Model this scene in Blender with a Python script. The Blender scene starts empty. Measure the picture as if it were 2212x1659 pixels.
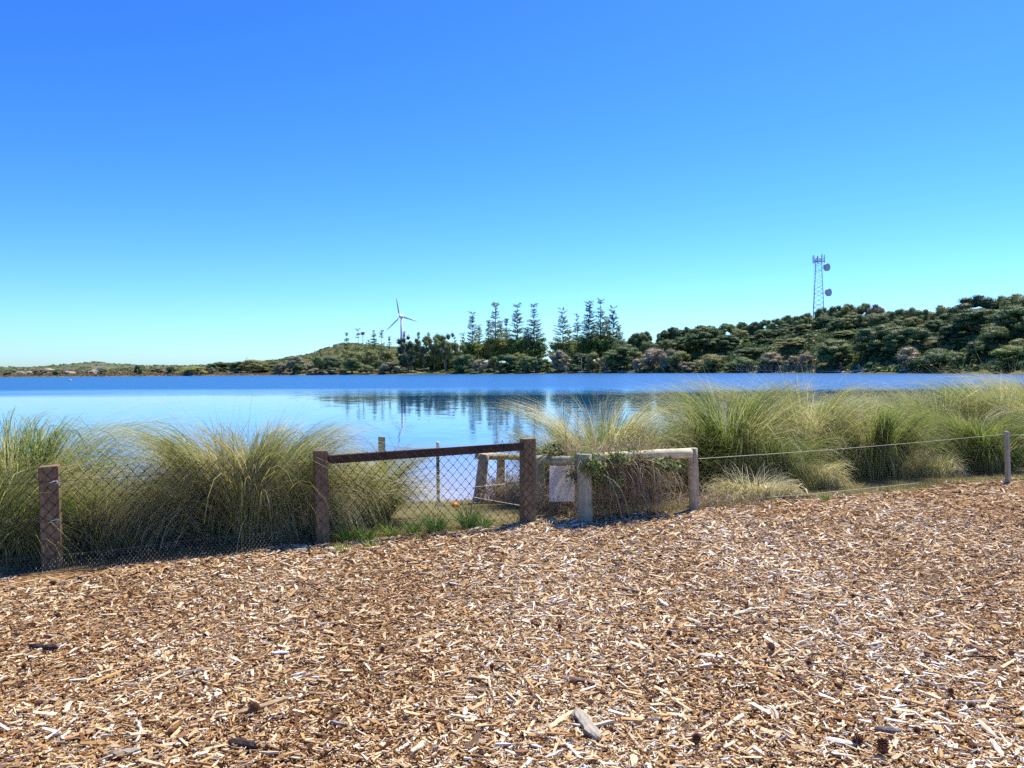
import bpy, bmesh, math, random
import numpy as np
from mathutils import Vector, Matrix, Euler

scene = bpy.context.scene
COL = scene.collection
R = math.radians
rng = np.random.default_rng(7)
random.seed(7)

# ------------------------------------------------------------------ camera
EYE = 1.70
WATER_Z = -0.45
PITCH, ROLL = 1.05, 0.42
FPX = 1662.0                                   # focal length in units of the 2212-wide view
cam_d = bpy.data.cameras.new("camera")
cam = bpy.data.objects.new("camera", cam_d)
COL.objects.link(cam)
cam_d.sensor_width = 36.0
cam_d.lens = 36.0 * FPX / 2212.0
cam_d.clip_start = 0.1
cam_d.clip_end = 20000
CAM_M = Euler((R(90 - PITCH), 0, 0)).to_matrix() @ Matrix.Rotation(R(-ROLL), 3, 'Z')
cam.matrix_world = Matrix.Translation((0, 0, EYE)) @ CAM_M.to_4x4()
scene.camera = cam

# ------------------------------------------------------------------ world, sun, exposure
SUN_EL, SUN_AZ = 60.0, 38.0                    # azimuth measured from the view direction (+Y) towards +X
world = bpy.data.worlds.new("World")
scene.world = world
world.use_nodes = True
wn, wl = world.node_tree.nodes, world.node_tree.links
wn.clear()
w_out = wn.new('ShaderNodeOutputWorld')
w_bg = wn.new('ShaderNodeBackground')
w_sky = wn.new('ShaderNodeTexSky')
w_sky.sky_type = 'NISHITA'
w_sky.sun_disc = False
w_sky.sun_elevation = R(SUN_EL)
w_sky.sun_rotation = R(SUN_AZ)
w_sky.altitude = 0
w_sky.air_density = 1.0
w_sky.dust_density = 0.35
w_sky.ozone_density = 2.0
w_hs = wn.new('ShaderNodeHueSaturation')
w_hs.inputs['Saturation'].default_value = 1.25
w_hs.inputs['Value'].default_value = 1.0
w_bg.inputs['Strength'].default_value = 0.075
wl.new(w_sky.outputs[0], w_hs.inputs['Color'])
w_mx = wn.new('ShaderNodeMix'); w_mx.data_type = 'RGBA'; w_mx.blend_type = 'MULTIPLY'
w_mx.inputs['Factor'].default_value = 1.0
w_mx.inputs['B'].default_value = (0.54, 1.02, 1.8, 1)      # the clear, strongly blue-cyan air of the place
w_g = wn.new('ShaderNodeGamma'); w_g.inputs['Gamma'].default_value = 1.3
wl.new(w_mx.outputs['Result'], w_g.inputs['Color'])
w_m2 = wn.new('ShaderNodeMix'); w_m2.data_type = 'RGBA'; w_m2.blend_type = 'MULTIPLY'
w_m2.inputs['Factor'].default_value = 1.0
w_m2.inputs['B'].default_value = (1.04, 0.72, 0.58, 1)
wl.new(w_g.outputs[0], w_m2.inputs['A'])
wl.new(w_hs.outputs[0], w_mx.inputs['A'])
wl.new(w_m2.outputs['Result'], w_bg.inputs['Color'])
wl.new(w_bg.outputs[0], w_out.inputs[0])

sun_d = bpy.data.lights.new("sun", 'SUN')
sun_d.energy = 5.0
sun_d.angle = R(0.53)
sun_d.color = (1.0, 0.93, 0.79)
sun = bpy.data.objects.new("sun", sun_d)
COL.objects.link(sun)
sun_dir = Vector((math.sin(R(SUN_AZ)) * math.cos(R(SUN_EL)), math.cos(R(SUN_AZ)) * math.cos(R(SUN_EL)), math.sin(R(SUN_EL))))
sun.rotation_euler = sun_dir.to_track_quat('Z', 'Y').to_euler()
sun.location = (20, 20, 60)

scene.view_settings.view_transform = 'Standard'
scene.view_settings.look = 'None'
scene.view_settings.exposure = 0.64
scene.view_settings.gamma = 1.0
scene.view_settings.use_curve_mapping = False
scene.cycles.max_bounces = 6
scene.cycles.diffuse_bounces = 3
scene.cycles.glossy_bounces = 3
scene.cycles.transparent_max_bounces = 8
scene.cycles.use_denoising = False

# ------------------------------------------------------------------ pixel -> place
def ray(px, py):
    d = CAM_M @ Vector(((px - 1106.0) / FPX, -(py - 829.5) / FPX, -1.0))
    return d
def P(px, py, D):                              # the point seen at that pixel, D metres ahead
    d = ray(px, py)
    return Vector((0, 0, EYE)) + d * (D / d.y)
def G(px, py, z=0.0):                          # where that sight line meets height z
    d = ray(px, py)
    return Vector((0, 0, EYE)) + d * ((z - EYE) / d.z)
def T(tx, ty, z=0.0):                          # same, from pixels of the full photograph
    return G(tx / 1.15732, ty / 1.15732, z)

# ------------------------------------------------------------------ object helpers
def tag(o, label=None, cat=None, group=None, kind=None):
    if label: o['label'] = label
    if cat: o['category'] = cat
    if group: o['group'] = group
    if kind: o['kind'] = kind
    return o
def empty(name, loc=(0, 0, 0), rz=0.0, label=None, cat=None, group=None):
    o = bpy.data.objects.new(name, None)
    o.empty_display_size = 0.2
    COL.objects.link(o)
    o.location = loc
    o.rotation_euler = (0, 0, rz)
    return tag(o, label, cat, group)
def link(name, me, parent=None, loc=None, rot=None, scale=None):
    o = bpy.data.objects.new(name, me)
    COL.objects.link(o)
    if parent is not None: o.parent = parent
    if loc is not None: o.location = loc
    if rot is not None: o.rotation_euler = rot
    if scale is not None: o.scale = scale
    return o

def np_mesh(name, V, F, mat=None, attrs=None, smooth=False):
    """V (n,3); F list of int arrays of shape (m,3) or (m,4); attrs {name: (domain, values)}"""
    me = bpy.data.meshes.new(name)
    V = np.asarray(V, dtype=np.float32)
    if not isinstance(F, (list, tuple)): F = [F]
    F = [np.asarray(f, dtype=np.int32) for f in F if len(f)]
    nl = sum(f.size for f in F); nf = sum(len(f) for f in F)
    me.vertices.add(len(V)); me.loops.add(nl); me.polygons.add(nf)
    me.vertices.foreach_set('co', V.ravel())
    me.loops.foreach_set('vertex_index', np.concatenate([f.ravel() for f in F]))
    tot = np.concatenate([np.full(len(f), f.shape[1], dtype=np.int32) for f in F])
    st = np.concatenate([[0], np.cumsum(tot)[:-1]]).astype(np.int32)
    me.polygons.foreach_set('loop_start', st)
    me.polygons.foreach_set('loop_total', tot)
    me.polygons.foreach_set('use_smooth', np.full(nf, smooth, dtype=bool))
    for k, (dom, val) in (attrs or {}).items():
        a = me.attributes.new(k, 'FLOAT', dom)
        a.data.foreach_set('value', np.asarray(val, dtype=np.float32).ravel())
    me.update(calc_edges=True)
    me.validate()
    if mat: me.materials.append(mat)
    return me

class MB:
    """collects pieces into one mesh"""
    def __init__(s): s.V = []; s.F4 = []; s.F3 = []; s.n = 0; s.A = []
    def add(s, V, F4=(), F3=(), tint=0.5):
        V = np.asarray(V, dtype=float).reshape(-1, 3)
        if len(F4): s.F4.append(np.asarray(F4, dtype=int).reshape(-1, 4) + s.n)
        if len(F3): s.F3.append(np.asarray(F3, dtype=int).reshape(-1, 3) + s.n)
        s.V.append(V); s.n += len(V)
        s.A.append(np.full(len(V), tint) if np.isscalar(tint) else np.asarray(tint))
        return s
    def box(s, c, size, M=None, tint=.5):
        x, y, z = np.asarray(size) / 2.0
        v = np.array([[-x,-y,-z],[x,-y,-z],[x,y,-z],[-x,y,-z],[-x,-y,z],[x,-y,z],[x,y,z],[-x,y,z]])
        if M is not None: v = v @ np.array(M).T
        s.add(v + np.asarray(c), [[0,3,2,1],[4,5,6,7],[0,1,5,4],[1,2,6,5],[2,3,7,6],[3,0,4,7]], tint=tint)
        return s
    def tube(s, pts, rad, n=6, cap=True, tint=.5, squash=None):
        pts = np.asarray([tuple(p) for p in pts], dtype=float)
        k = len(pts)
        rad = np.full(k, rad) if np.isscalar(rad) else np.asarray(rad, dtype=float)
        tan = np.gradient(pts, axis=0)
        tan /= np.linalg.norm(tan, axis=1)[:, None] + 1e-12
        up = np.array([0, 0, 1.0]) if abs(tan[0][2]) < .9 else np.array([1.0, 0, 0])
        vs = []
        a = np.arange(n) * 2 * np.pi / n
        for i in range(k):
            u = up - tan[i] * (up @ tan[i]); u /= np.linalg.norm(u) + 1e-12
            w = np.cross(tan[i], u); up = u
            vs.append(pts[i] + rad[i] * (np.cos(a)[:, None] * u + np.sin(a)[:, None] * w))
        V = np.concatenate(vs)
        f = []
        for i in range(k - 1):
            for j in range(n):
                j2 = (j + 1) % n
                f.append([i*n+j, i*n+j2, (i+1)*n+j2, (i+1)*n+j])
        f3 = []
        if cap:
            V = np.concatenate([V, [pts[0], pts[-1]]])
            for j in range(n):
                j2 = (j + 1) % n
                f3.append([k*n, j2, j]); f3.append([k*n+1, (k-1)*n+j, (k-1)*n+j2])
        s.add(V, f, f3, tint)
        return s
    def segs(s, P0, P1, r, n=3, tint=.5):
        """many straight thin bars at once"""
        P0 = np.asarray(P0, dtype=float); P1 = np.asarray(P1, dtype=float)
        d = P1 - P0; d /= np.linalg.norm(d, axis=1)[:, None] + 1e-12
        ref = np.where(np.abs(d[:, 2:3]) < .9, np.array([[0, 0, 1.0]]), np.array([[1.0, 0, 0]]))
        u = np.cross(d, ref); u /= np.linalg.norm(u, axis=1)[:, None]
        w = np.cross(d, u)
        a = np.arange(n) * 2 * np.pi / n
        off = r * (np.cos(a)[None, :, None] * u[:, None] + np.sin(a)[None, :, None] * w[:, None])
        V = np.concatenate([P0[:, None] + off, P1[:, None] + off], axis=1)      # m, 2n, 3
        base = (np.arange(len(P0)) * 2 * n)[:, None, None]
        j = np.arange(n); j2 = (j + 1) % n
        q = np.stack([j, j2, n + j2, n + j], axis=1)[None]
        s.add(V.reshape(-1, 3), (q + base).reshape(-1, 4), (), tint)
        return s
    def mesh(s, name, mat=None, smooth=False):
        V = np.concatenate(s.V)
        F = []
        if s.F4: F.append(np.concatenate(s.F4))
        if s.F3: F.append(np.concatenate(s.F3))
        return np_mesh(name, V, F, mat, {'tint': ('POINT', np.concatenate(s.A))}, smooth)
    def build(s, name, mat=None, parent=None, smooth=False, loc=None, rot=None):
        return link(name, s.mesh(name, mat, smooth), parent, loc, rot)

# ------------------------------------------------------------------ materials
def new_mat(name):
    m = bpy.data.materials.new(name); m.use_nodes = True
    m.node_tree.nodes.clear()
    return m, m.node_tree.nodes, m.node_tree.links
def nd(nt, typ, **kw):
    n = nt.new(typ)
    for k, v in kw.items():
        if k.startswith('i_'): n.inputs[k[2:].replace('_', ' ')].default_value = v
        else: setattr(n, k, v)
    return n
def ramp(nt, stops, interp='LINEAR'):
    n = nt.new('ShaderNodeValToRGB')
    n.color_ramp.interpolation = interp
    e = n.color_ramp.elements
    while len(e) > 1: e.remove(e[-1])
    e[0].position = stops[0][0]; e[0].color = (*stops[0][1], 1)
    for p, c in stops[1:]:
        x = e.new(p); x.color = (*c, 1)
    return n
def simple(name, col, rough=.7, metal=0.0, var=.25, scale=8.0, bump=0.0, stretch=(1, 1, 1)):
    m, nt, l = new_mat(name)
    out = nd(nt, 'ShaderNodeOutputMaterial'); b = nd(nt, 'ShaderNodeBsdfPrincipled')
    b.inputs['Roughness'].default_value = rough; b.inputs['Metallic'].default_value = metal
    tc = nd(nt, 'ShaderNodeTexCoord'); mp = nd(nt, 'ShaderNodeMapping'); mp.inputs['Scale'].default_value = stretch
    no = nd(nt, 'ShaderNodeTexNoise'); no.inputs['Scale'].default_value = scale; no.inputs['Detail'].default_value = 6
    rp = ramp(nt, [(.25, tuple(c * (1 - var) for c in col)), (.75, tuple(min(1, c * (1 + var)) for c in col))])
    l.new(tc.outputs['Object'], mp.inputs[0]); l.new(mp.outputs[0], no.inputs['Vector']); l.new(no.outputs['Fac'], rp.inputs[0])
    l.new(rp.outputs[0], b.inputs['Base Color']); l.new(b.outputs[0], out.inputs[0])
    if bump:
        bp = nd(nt, 'ShaderNodeBump'); bp.inputs['Strength'].default_value = bump; bp.inputs['Distance'].default_value = .01
        l.new(no.outputs['Fac'], bp.inputs['Height']); l.new(bp.outputs[0], b.inputs['Normal'])
    return m
def leafy(name, stops, trans=.35, objcol=False, rough=.6):
    """thin leaves or blades: 'tint' picks the colour, light passes through them"""
    m, nt, l = new_mat(name)
    out = nd(nt, 'ShaderNodeOutputMaterial')
    at = nd(nt, 'ShaderNodeAttribute', attribute_name='tint')
    rp = ramp(nt, stops)
    l.new(at.outputs['Fac'], rp.inputs[0])
    colr = rp.outputs[0]
    if objcol:
        oi = nd(nt, 'ShaderNodeObjectInfo')
        mx = nd(nt, 'ShaderNodeMix', data_type='RGBA', blend_type='MULTIPLY')
        mx.inputs['Factor'].default_value = 1
        l.new(rp.outputs[0], mx.inputs['A']); l.new(oi.outputs['Color'], mx.inputs['B'])
        colr = mx.outputs['Result']
    d = nd(nt, 'ShaderNodeBsdfPrincipled'); d.inputs['Roughness'].default_value = rough
    d.inputs['Specular IOR Level'].default_value = .25
    t = nd(nt, 'ShaderNodeBsdfTranslucent')
    mix = nd(nt, 'ShaderNodeMixShader'); mix.inputs[0].default_value = trans
    l.new(colr, d.inputs['Base Color']); l.new(colr, t.inputs['Color'])
    l.new(d.outputs[0], mix.inputs[1]); l.new(t.outputs[0], mix.inputs[2]); l.new(mix.outputs[0], out.inputs[0])
    return m
def tinted(name, stops, rough=.8, objcol=False, grain=0.0):
    m, nt, l = new_mat(name)
    out = nd(nt, 'ShaderNodeOutputMaterial'); b = nd(nt, 'ShaderNodeBsdfPrincipled')
    b.inputs['Roughness'].default_value = rough
    b.inputs['Specular IOR Level'].default_value = .12
    at = nd(nt, 'ShaderNodeAttribute', attribute_name='tint')
    rp = ramp(nt, stops)
    l.new(at.outputs['Fac'], rp.inputs[0])
    c = rp.outputs[0]
    if objcol:
        oi = nd(nt, 'ShaderNodeObjectInfo')
        c = oi.outputs['Color']
    if grain:
        tc = nd(nt, 'ShaderNodeTexCoord'); mp = nd(nt, 'ShaderNodeMapping'); mp.inputs['Scale'].default_value = (12, 160, 160)
        no = nd(nt, 'ShaderNodeTexNoise'); no.inputs['Scale'].default_value = 1.0; no.inputs['Detail'].default_value = 4
        g = ramp(nt, [(.3, (1 - grain,) * 3), (.7, (1, 1, 1))])
        mx = nd(nt, 'ShaderNodeMix', data_type='RGBA', blend_type='MULTIPLY'); mx.inputs['Factor'].default_value = 1
        l.new(tc.outputs['Object'], mp.inputs[0]); l.new(mp.outputs[0], no.inputs['Vector']); l.new(no.outputs['Fac'], g.inputs[0])
        l.new(c, mx.inputs['A']); l.new(g.outputs[0], mx.inputs['B']); c = mx.outputs['Result']
    l.new(c, b.inputs['Base Color']); l.new(b.outputs[0], out.inputs[0])
    return m
def wood(name, c_dark, c_light, along=2, rough=.85, mottled=.0):
    m, nt, l = new_mat(name)
    out = nd(nt, 'ShaderNodeOutputMaterial'); b = nd(nt, 'ShaderNodeBsdfPrincipled'); b.inputs['Roughness'].default_value = rough
    b.inputs['Specular IOR Level'].default_value = .2
    tc = nd(nt, 'ShaderNodeTexCoord'); mp = nd(nt, 'ShaderNodeMapping')
    s = [45, 45, 45]; s[along] = 2.5
    mp.inputs['Scale'].default_value = s
    no = nd(nt, 'ShaderNodeTexNoise'); no.inputs['Scale'].default_value = 1.0; no.inputs['Detail'].default_value = 7; no.inputs['Roughness'].default_value = .65
    n2 = nd(nt, 'ShaderNodeTexNoise'); n2.inputs['Scale'].default_value = 9.0; n2.inputs['Detail'].default_value = 5
    ad = nd(nt, 'ShaderNodeMath', operation='MULTIPLY_ADD'); ad.inputs[1].default_value = .5; 
    rp = ramp(nt, [(.35, c_dark), (.72, c_light)])
    l.new(tc.outputs['Object'], mp.inputs[0]); l.new(mp.outputs[0], no.inputs['Vector']); l.new(tc.outputs['Object'], n2.inputs['Vector'])
    sb = nd(nt, 'ShaderNodeMath', operation='MULTIPLY'); sb.inputs[1].default_value = .5
    l.new(n2.outputs['Fac'], sb.inputs[0]); l.new(no.outputs['Fac'], ad.inputs[0]); l.new(sb.outputs[0], ad.inputs[2])
    l.new(ad.outputs[0], rp.inputs[0]); l.new(rp.outputs[0], b.inputs['Base Color'])
    bp = nd(nt, 'ShaderNodeBump'); bp.inputs['Strength'].default_value = .5; bp.inputs['Distance'].default_value = .004
    l.new(no.outputs['Fac'], bp.inputs['Height']); l.new(bp.outputs[0], b.inputs['Normal'])
    l.new(b.outputs[0], out.inputs[0])
    return m

M_wood_dark = wood('weathered_brown_timber', (.13, .086, .042), (.37, .27, .15))
M_wood_rail = wood('dark_painted_rail', (.04, .024, .014), (.13, .08, .05), along=0)
M_log = wood('pale_treated_log', (.44, .38, .22), (.84, .77, .54), along=0)
M_log_post = wood('weathered_log_post', (.28, .22, .13), (.64, .54, .36))
M_log_green = wood('greenish_log_post', (.21, .20, .12), (.52, .50, .35))
M_grey_post = wood('grey_bleached_post', (.28, .25, .18), (.60, .55, .42))
M_wire = simple('galvanised_wire', (.07, .065, .07), .4, .6, .4, 30)
M_wire_pale = simple('pale_fence_wire', (.44, .41, .34), .6, .1, .15, 10)
M_net = simple('thin_netting_wire', (.20, .18, .14), .5, .5, .2, 20)
M_white = simple('white_paint', (.78, .78, .78), .45, 0, .05, 3)
M_steel = simple('galvanised_steel', (.36, .40, .47), .5, .35, .15, 2)
M_radome = simple('grey_dish_cover', (.52, .53, .58), .5, 0, .06, 1)
M_bark = simple('grey_brown_bark', (.10, .080, .062), .9, 0, .4, 3, 0, (3, 3, .6))
M_bark_pale = simple('pale_bark', (.40, .36, .32), .9, 0, .3, 3, 0, (3, 3, .6))
M_rock = simple('limestone', (.33, .28, .19), .9, 0, .45, .9)
M_sign = leafy('thin_white_plastic', [(0, (.92, .90, .86)), (1, (.92, .90, .86))], .3)
M_ink_grey = simple('faded_grey_print', (.34, .32, .38), .6, 0, .1, 30)
M_ink_pink = simple('faded_pink_print', (.62, .40, .50), .6, 0, .1, 30)
M_orange = simple('orange_skin', (.80, .26, .02), .6, 0, .25, 30)
M_redbox = simple('red_box_paint', (.45, .12, .08), .6, 0, .1, 2)

M_blade = leafy('tussock_blade', [(0, (.065, .13, .025)), (.22, (.16, .23, .042)), (.45, (.36, .37, .10)), (.72, (.60, .54, .24)), (1, (.82, .75, .46))], .5)
M_fresh = leafy('fresh_green_blade', [(0, (.035, .11, .02)), (.5, (.09, .21, .03)), (1, (.36, .42, .10))], .4)
M_turf = leafy('dry_bank_grass', [(0, (.12, .15, .04)), (.5, (.26, .25, .085)), (1, (.46, .39, .19))], .3)
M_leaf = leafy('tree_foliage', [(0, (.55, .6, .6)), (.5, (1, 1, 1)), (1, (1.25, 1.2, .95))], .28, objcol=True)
M_vine_leaf = leafy('vine_leaf', [(0, (.09, .17, .045)), (.6, (.28, .36, .11)), (1, (.52, .52, .24))], .45)
M_dead = leafy('dead_stem', [(0, (.10, .065, .038)), (.5, (.32, .23, .14)), (1, (.60, .50, .33))], .25)
CHIP = [(0, (.06, .026, .013)), (.12, (.17, .076, .030)), (.25, (.32, .165, .062)), (.42, (.50, .30, .125)), (.60, (.67, .46, .23)), (.80, (.80, .63, .39)), (.93, (.89, .78, .58)), (1, (.92, .86, .73))]
M_chip = tinted('wood_chips', CHIP, .9, grain=.25)
M_chip_obj = tinted('wood_piece', CHIP, .8, objcol=True, grain=.5)
M_cone = tinted('pine_cone_scale', [(0, (.05, .022, .014)), (.5, (.15, .065, .035)), (1, (.36, .21, .12))], .75)
M_seed = simple('dark_seed_head', (.035, .022, .016), .9, 0, .3, 20)

# ================================================================== SETTING
FY0, FT, FN = 8.40, np.array([.922, .387]), np.array([-.387, .922])    # the fence line on the ground
def fd(x, y):                                  # metres beyond the fence line (towards the lake)
    return FN[0] * x + FN[1] * (y - FY0)
def fence_pt(u, d=0.0):
    p = np.array([0, FY0]) + FT * u + FN * d
    return float(p[0]), float(p[1])
_dk = [-200, -1, 0, .4, 2.0, 4.3, 6, 9, 60]
_zk = [0, 0, 0, -.03, -.14, WATER_Z, -.8, -1.2, -1.8]
def wob(x, y):
    return (np.sin(x * 1.7 + y * .9) + np.sin(x * .63 - y * 1.31 + 1.0) + .6 * np.sin(x * 3.1 + 2 * y + 2.0)) / 2.6
def near_z(x, y):
    d = fd(x, y) + .25 * np.sin(x * .8 + .5) * (fd(x, y) > .6)
    return np.interp(d, _dk, _zk) + .014 * wob(x, y)
def nz(x, y): return float(near_z(np.float64(x), np.float64(y)))

def axis(parts):
    out = []
    for a, b, s in parts: out.append(np.arange(a, b, s))
    return np.concatenate(out + [[parts[-1][1]]])
gx = axis([(-80, -14, 3), (-14, 22, .22), (22, 80, 3)])
gy = axis([(-40, 1, 3), (1, 26, .22), (26, 60, 3)])
GX, GY = np.meshgrid(gx, gy)
GZ = near_z(GX, GY)
nxg, nyg = len(gx), len(gy)
idx = np.arange(nxg * nyg).reshape(nyg, nxg)
quads = np.stack([idx[:-1, :-1], idx[:-1, 1:], idx[1:, 1:], idx[1:, :-1]], -1).reshape(-1, 4)
dd = fd(GX, GY)

def ground_material():
    m, nt, l = new_mat('mulch_and_bank_soil')
    out = nd(nt, 'ShaderNodeOutputMaterial'); b = nd(nt, 'ShaderNodeBsdfPrincipled'); b.inputs['Roughness'].default_value = .95
    b.inputs['Specular IOR Level'].default_value = .1
    at = nd(nt, 'ShaderNodeAttribute', attribute_name='beyond')
    geo = nd(nt, 'ShaderNodeNewGeometry')
    v = nd(nt, 'ShaderNodeTexVoronoi'); v.inputs['Scale'].default_value = 55
    mp = nd(nt, 'ShaderNodeMapping'); mp.inputs['Scale'].default_value = (.6, 1.4, 1); mp.inputs['Rotation'].default_value = (0, 0, .5)
    l.new(geo.outputs['Position'], mp.inputs[0]); l.new(mp.outputs[0], v.inputs['Vector'])
    sep = nd(nt, 'ShaderNodeSeparateColor'); l.new(v.outputs['Color'], sep.inputs[0])
    mul = ramp(nt, [(0, (.07, .030, .013)), (.35, (.19, .095, .038)), (.7, (.36, .21, .085)), (1, (.55, .40, .21))])
    l.new(sep.outputs[0], mul.inputs[0])
    n1 = nd(nt, 'ShaderNodeTexNoise'); n1.inputs['Scale'].default_value = 2.3; n1.inputs['Detail'].default_value = 8
    l.new(geo.outputs['Position'], n1.inputs['Vector'])
    n2 = nd(nt, 'ShaderNodeTexNoise'); n2.inputs['Scale'].default_value = 35; n2.inputs['Detail'].default_value = 5
    l.new(geo.outputs['Position'], n2.inputs['Vector'])
    av = nd(nt, 'ShaderNodeMath', operation='ADD'); l.new(n1.outputs['Fac'], av.inputs[0]); l.new(n2.outputs['Fac'], av.inputs[1])
    hv = nd(nt, 'ShaderNodeMath', operation='MULTIPLY'); hv.inputs[1].default_value = .5; l.new(av.outputs[0], hv.inputs[0])
    bank = ramp(nt, [(.3, (.07, .055, .025)), (.5, (.17, .14, .055)), (.7, (.30, .235, .11))])
    l.new(hv.outputs[0], bank.inputs[0])
    sand = ramp(nt, [(.3, (.20, .14, .085)), (.7, (.38, .30, .2))]); l.new(hv.outputs[0], sand.inputs[0])
    # mulch up to the fence, then turf, then wet sand at the water
    e = nd(nt, 'ShaderNodeMath', operation='MULTIPLY_ADD'); e.inputs[1].default_value = .5; e.inputs[2].default_value = -.25
    l.new(n2.outputs['Fac'], e.inputs[0])
    s = nd(nt, 'ShaderNodeMath', operation='ADD'); l.new(at.outputs['Fac'], s.inputs[0]); l.new(e.outputs[0], s.inputs[1])
    f1 = nd(nt, 'ShaderNodeMapRange'); f1.inputs[1].default_value = -.2; f1.inputs[2].default_value = .05
    l.new(s.outputs[0], f1.inputs[0])
    f2 = nd(nt, 'ShaderNodeMapRange'); f2.inputs[1].default_value = 3.5; f2.inputs[2].default_value = 4.1
    l.new(s.outputs[0], f2.inputs[0])
    m1 = nd(nt, 'ShaderNodeMix', data_type='RGBA'); m2 = nd(nt, 'ShaderNodeMix', data_type='RGBA')
    l.new(f1.outputs[0], m1.inputs['Factor']); l.new(mul.outputs[0], m1.inputs['A']); l.new(bank.outputs[0], m1.inputs['B'])
    l.new(f2.outputs[0], m2.inputs['Factor']); l.new(m1.outputs['Result'], m2.inputs['A']); l.new(sand.outputs[0], m2.inputs['B'])
    l.new(m2.outputs['Result'], b.inputs['Base Color'])
    bp = nd(nt, 'ShaderNodeBump'); bp.inputs['Strength'].default_value = .6; bp.inputs['Distance'].default_value = .02
    l.new(sep.outputs[0], bp.inputs['Height']); l.new(bp.outputs[0], b.inputs['Normal'])
    l.new(b.outputs[0], out.inputs[0])
    return m
ground = link('ground', np_mesh('ground', np.stack([GX, GY, GZ], -1).reshape(-1, 3), quads, ground_material(), {'beyond': ('POINT', dd)}, True))
tag(ground, 'brown mulched ground sloping to the lake bank', kind='structure')

# ------------------------------------------------------------------ lake water
def water_material():
    m, nt, l = new_mat('lake_water')
    out = nd(nt, 'ShaderNodeOutputMaterial'); b = nd(nt, 'ShaderNodeBsdfPrincipled')
    b.inputs['IOR'].default_value = 1.33
    geo = nd(nt, 'ShaderNodeNewGeometry')
    sp = nd(nt, 'ShaderNodeSeparateXYZ'); l.new(geo.outputs['Position'], sp.inputs[0])
    # distance across the lake, with wavering edges of the wind-rippled part
    pn = nd(nt, 'ShaderNodeTexNoise'); pn.inputs['Scale'].default_value = .035; pn.inputs['Detail'].default_value = 4
    mp0 = nd(nt, 'ShaderNodeMapping'); mp0.inputs['Scale'].default_value = (.35, 1, 1)
    l.new(geo.outputs['Position'], mp0.inputs[0]); l.new(mp0.outputs[0], pn.inputs['Vector'])
    wv = nd(nt, 'ShaderNodeMath', operation='MULTIPLY_ADD'); wv.inputs[1].default_value = 80; wv.inputs[2].default_value = -40
    l.new(pn.outputs['Fac'], wv.inputs[0])
    yy = nd(nt, 'ShaderNodeMath', operation='ADD'); l.new(sp.outputs['Y'], yy.inputs[0]); l.new(wv.outputs[0], yy.inputs[1])
    amp = nd(nt, 'ShaderNodeMapRange'); amp.interpolation_type = 'SMOOTHSTEP'
    amp.inputs[1].default_value = 62; amp.inputs[2].default_value = 114; amp.inputs[3].default_value = .009; amp.inputs[4].default_value = .13
    l.new(yy.outputs[0], amp.inputs[0])
    rn = nd(nt, 'ShaderNodeTexNoise'); rn.inputs['Scale'].default_value = 1.6; rn.inputs['Detail'].default_value = 3
    mp1 = nd(nt, 'ShaderNodeMapping'); mp1.inputs['Scale'].default_value = (.45, 1.5, 1); mp1.inputs['Rotation'].default_value = (0, 0, .1)
    l.new(geo.outputs['Position'], mp1.inputs[0]); l.new(mp1.outputs[0], rn.inputs['Vector'])
    sub = nd(nt, 'ShaderNodeVectorMath', operation='SUBTRACT'); sub.inputs[1].default_value = (.5, .5, .5)
    l.new(rn.outputs['Color'], sub.inputs[0])
    flat = nd(nt, 'ShaderNodeVectorMath', operation='MULTIPLY'); flat.inputs[1].default_value = (3.2, 3.2, 0)
    l.new(sub.outputs[0], flat.inputs[0])
    sc = nd(nt, 'ShaderNodeVectorMath', operation='SCALE'); l.new(flat.outputs[0], sc.inputs[0]); l.new(amp.outputs[0], sc.inputs['Scale'])
    ad = nd(nt, 'ShaderNodeVectorMath', operation='ADD'); ad.inputs[1].default_value = (0, 0, 1); l.new(sc.outputs[0], ad.inputs[0])
    nm = nd(nt, 'ShaderNodeVectorMath', operation='NORMALIZE'); l.new(ad.outputs[0], nm.inputs[0])
    l.new(nm.outputs[0], b.inputs['Normal'])
    ro = nd(nt, 'ShaderNodeMapRange'); ro.inputs[1].default_value = 60; ro.inputs[2].default_value = 104; ro.inputs[3].default_value = .03; ro.inputs[4].default_value = .34
    l.new(yy.outputs[0], ro.inputs[0]); l.new(ro.outputs[0], b.inputs['Roughness'])
    # pale sandy shallows by the bank, blue deeper out
    dp = nd(nt, 'ShaderNodeMath', operation='MULTIPLY_ADD'); dp.inputs[1].default_value = FN[0]; dp.inputs[2].default_value = 0
    l.new(sp.outputs['X'], dp.inputs[0])
    d2 = nd(nt, 'ShaderNodeMath', operation='MULTIPLY_ADD'); d2.inputs[1].default_value = FN[1]; l.new(sp.outputs['Y'], d2.inputs[0]); l.new(dp.outputs[0], d2.inputs[2])
    shallow = ramp(nt, [(0, (.42, .36, .30)), (.10, (.30, .30, .33)), (.30, (.05, .13, .26)), (1, (.008, .085, .20))])
    mr = nd(nt, 'ShaderNodeMapRange'); mr.inputs[1].default_value = FN[1] * FY0 + 4; mr.inputs[2].default_value = FN[1] * FY0 + 40
    l.new(d2.outputs[0], mr.inputs[0]); l.new(mr.outputs[0], shallow.inputs[0]); l.new(shallow.outputs[0], b.inputs['Base Color'])
    l.new(b.outputs[0], out.inputs[0])
    return m
wv_ = [(-2500, 2, WATER_Z), (2500, 2, WATER_Z), (2500, 3000, WATER_Z), (-2500, 3000, WATER_Z)]
water = link('lake_water', np_mesh('lake_water', wv_, np.array([[0, 1, 2, 3]]), water_material()))
tag(water, 'calm blue lake reflecting the sky and trees', kind='structure')

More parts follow.
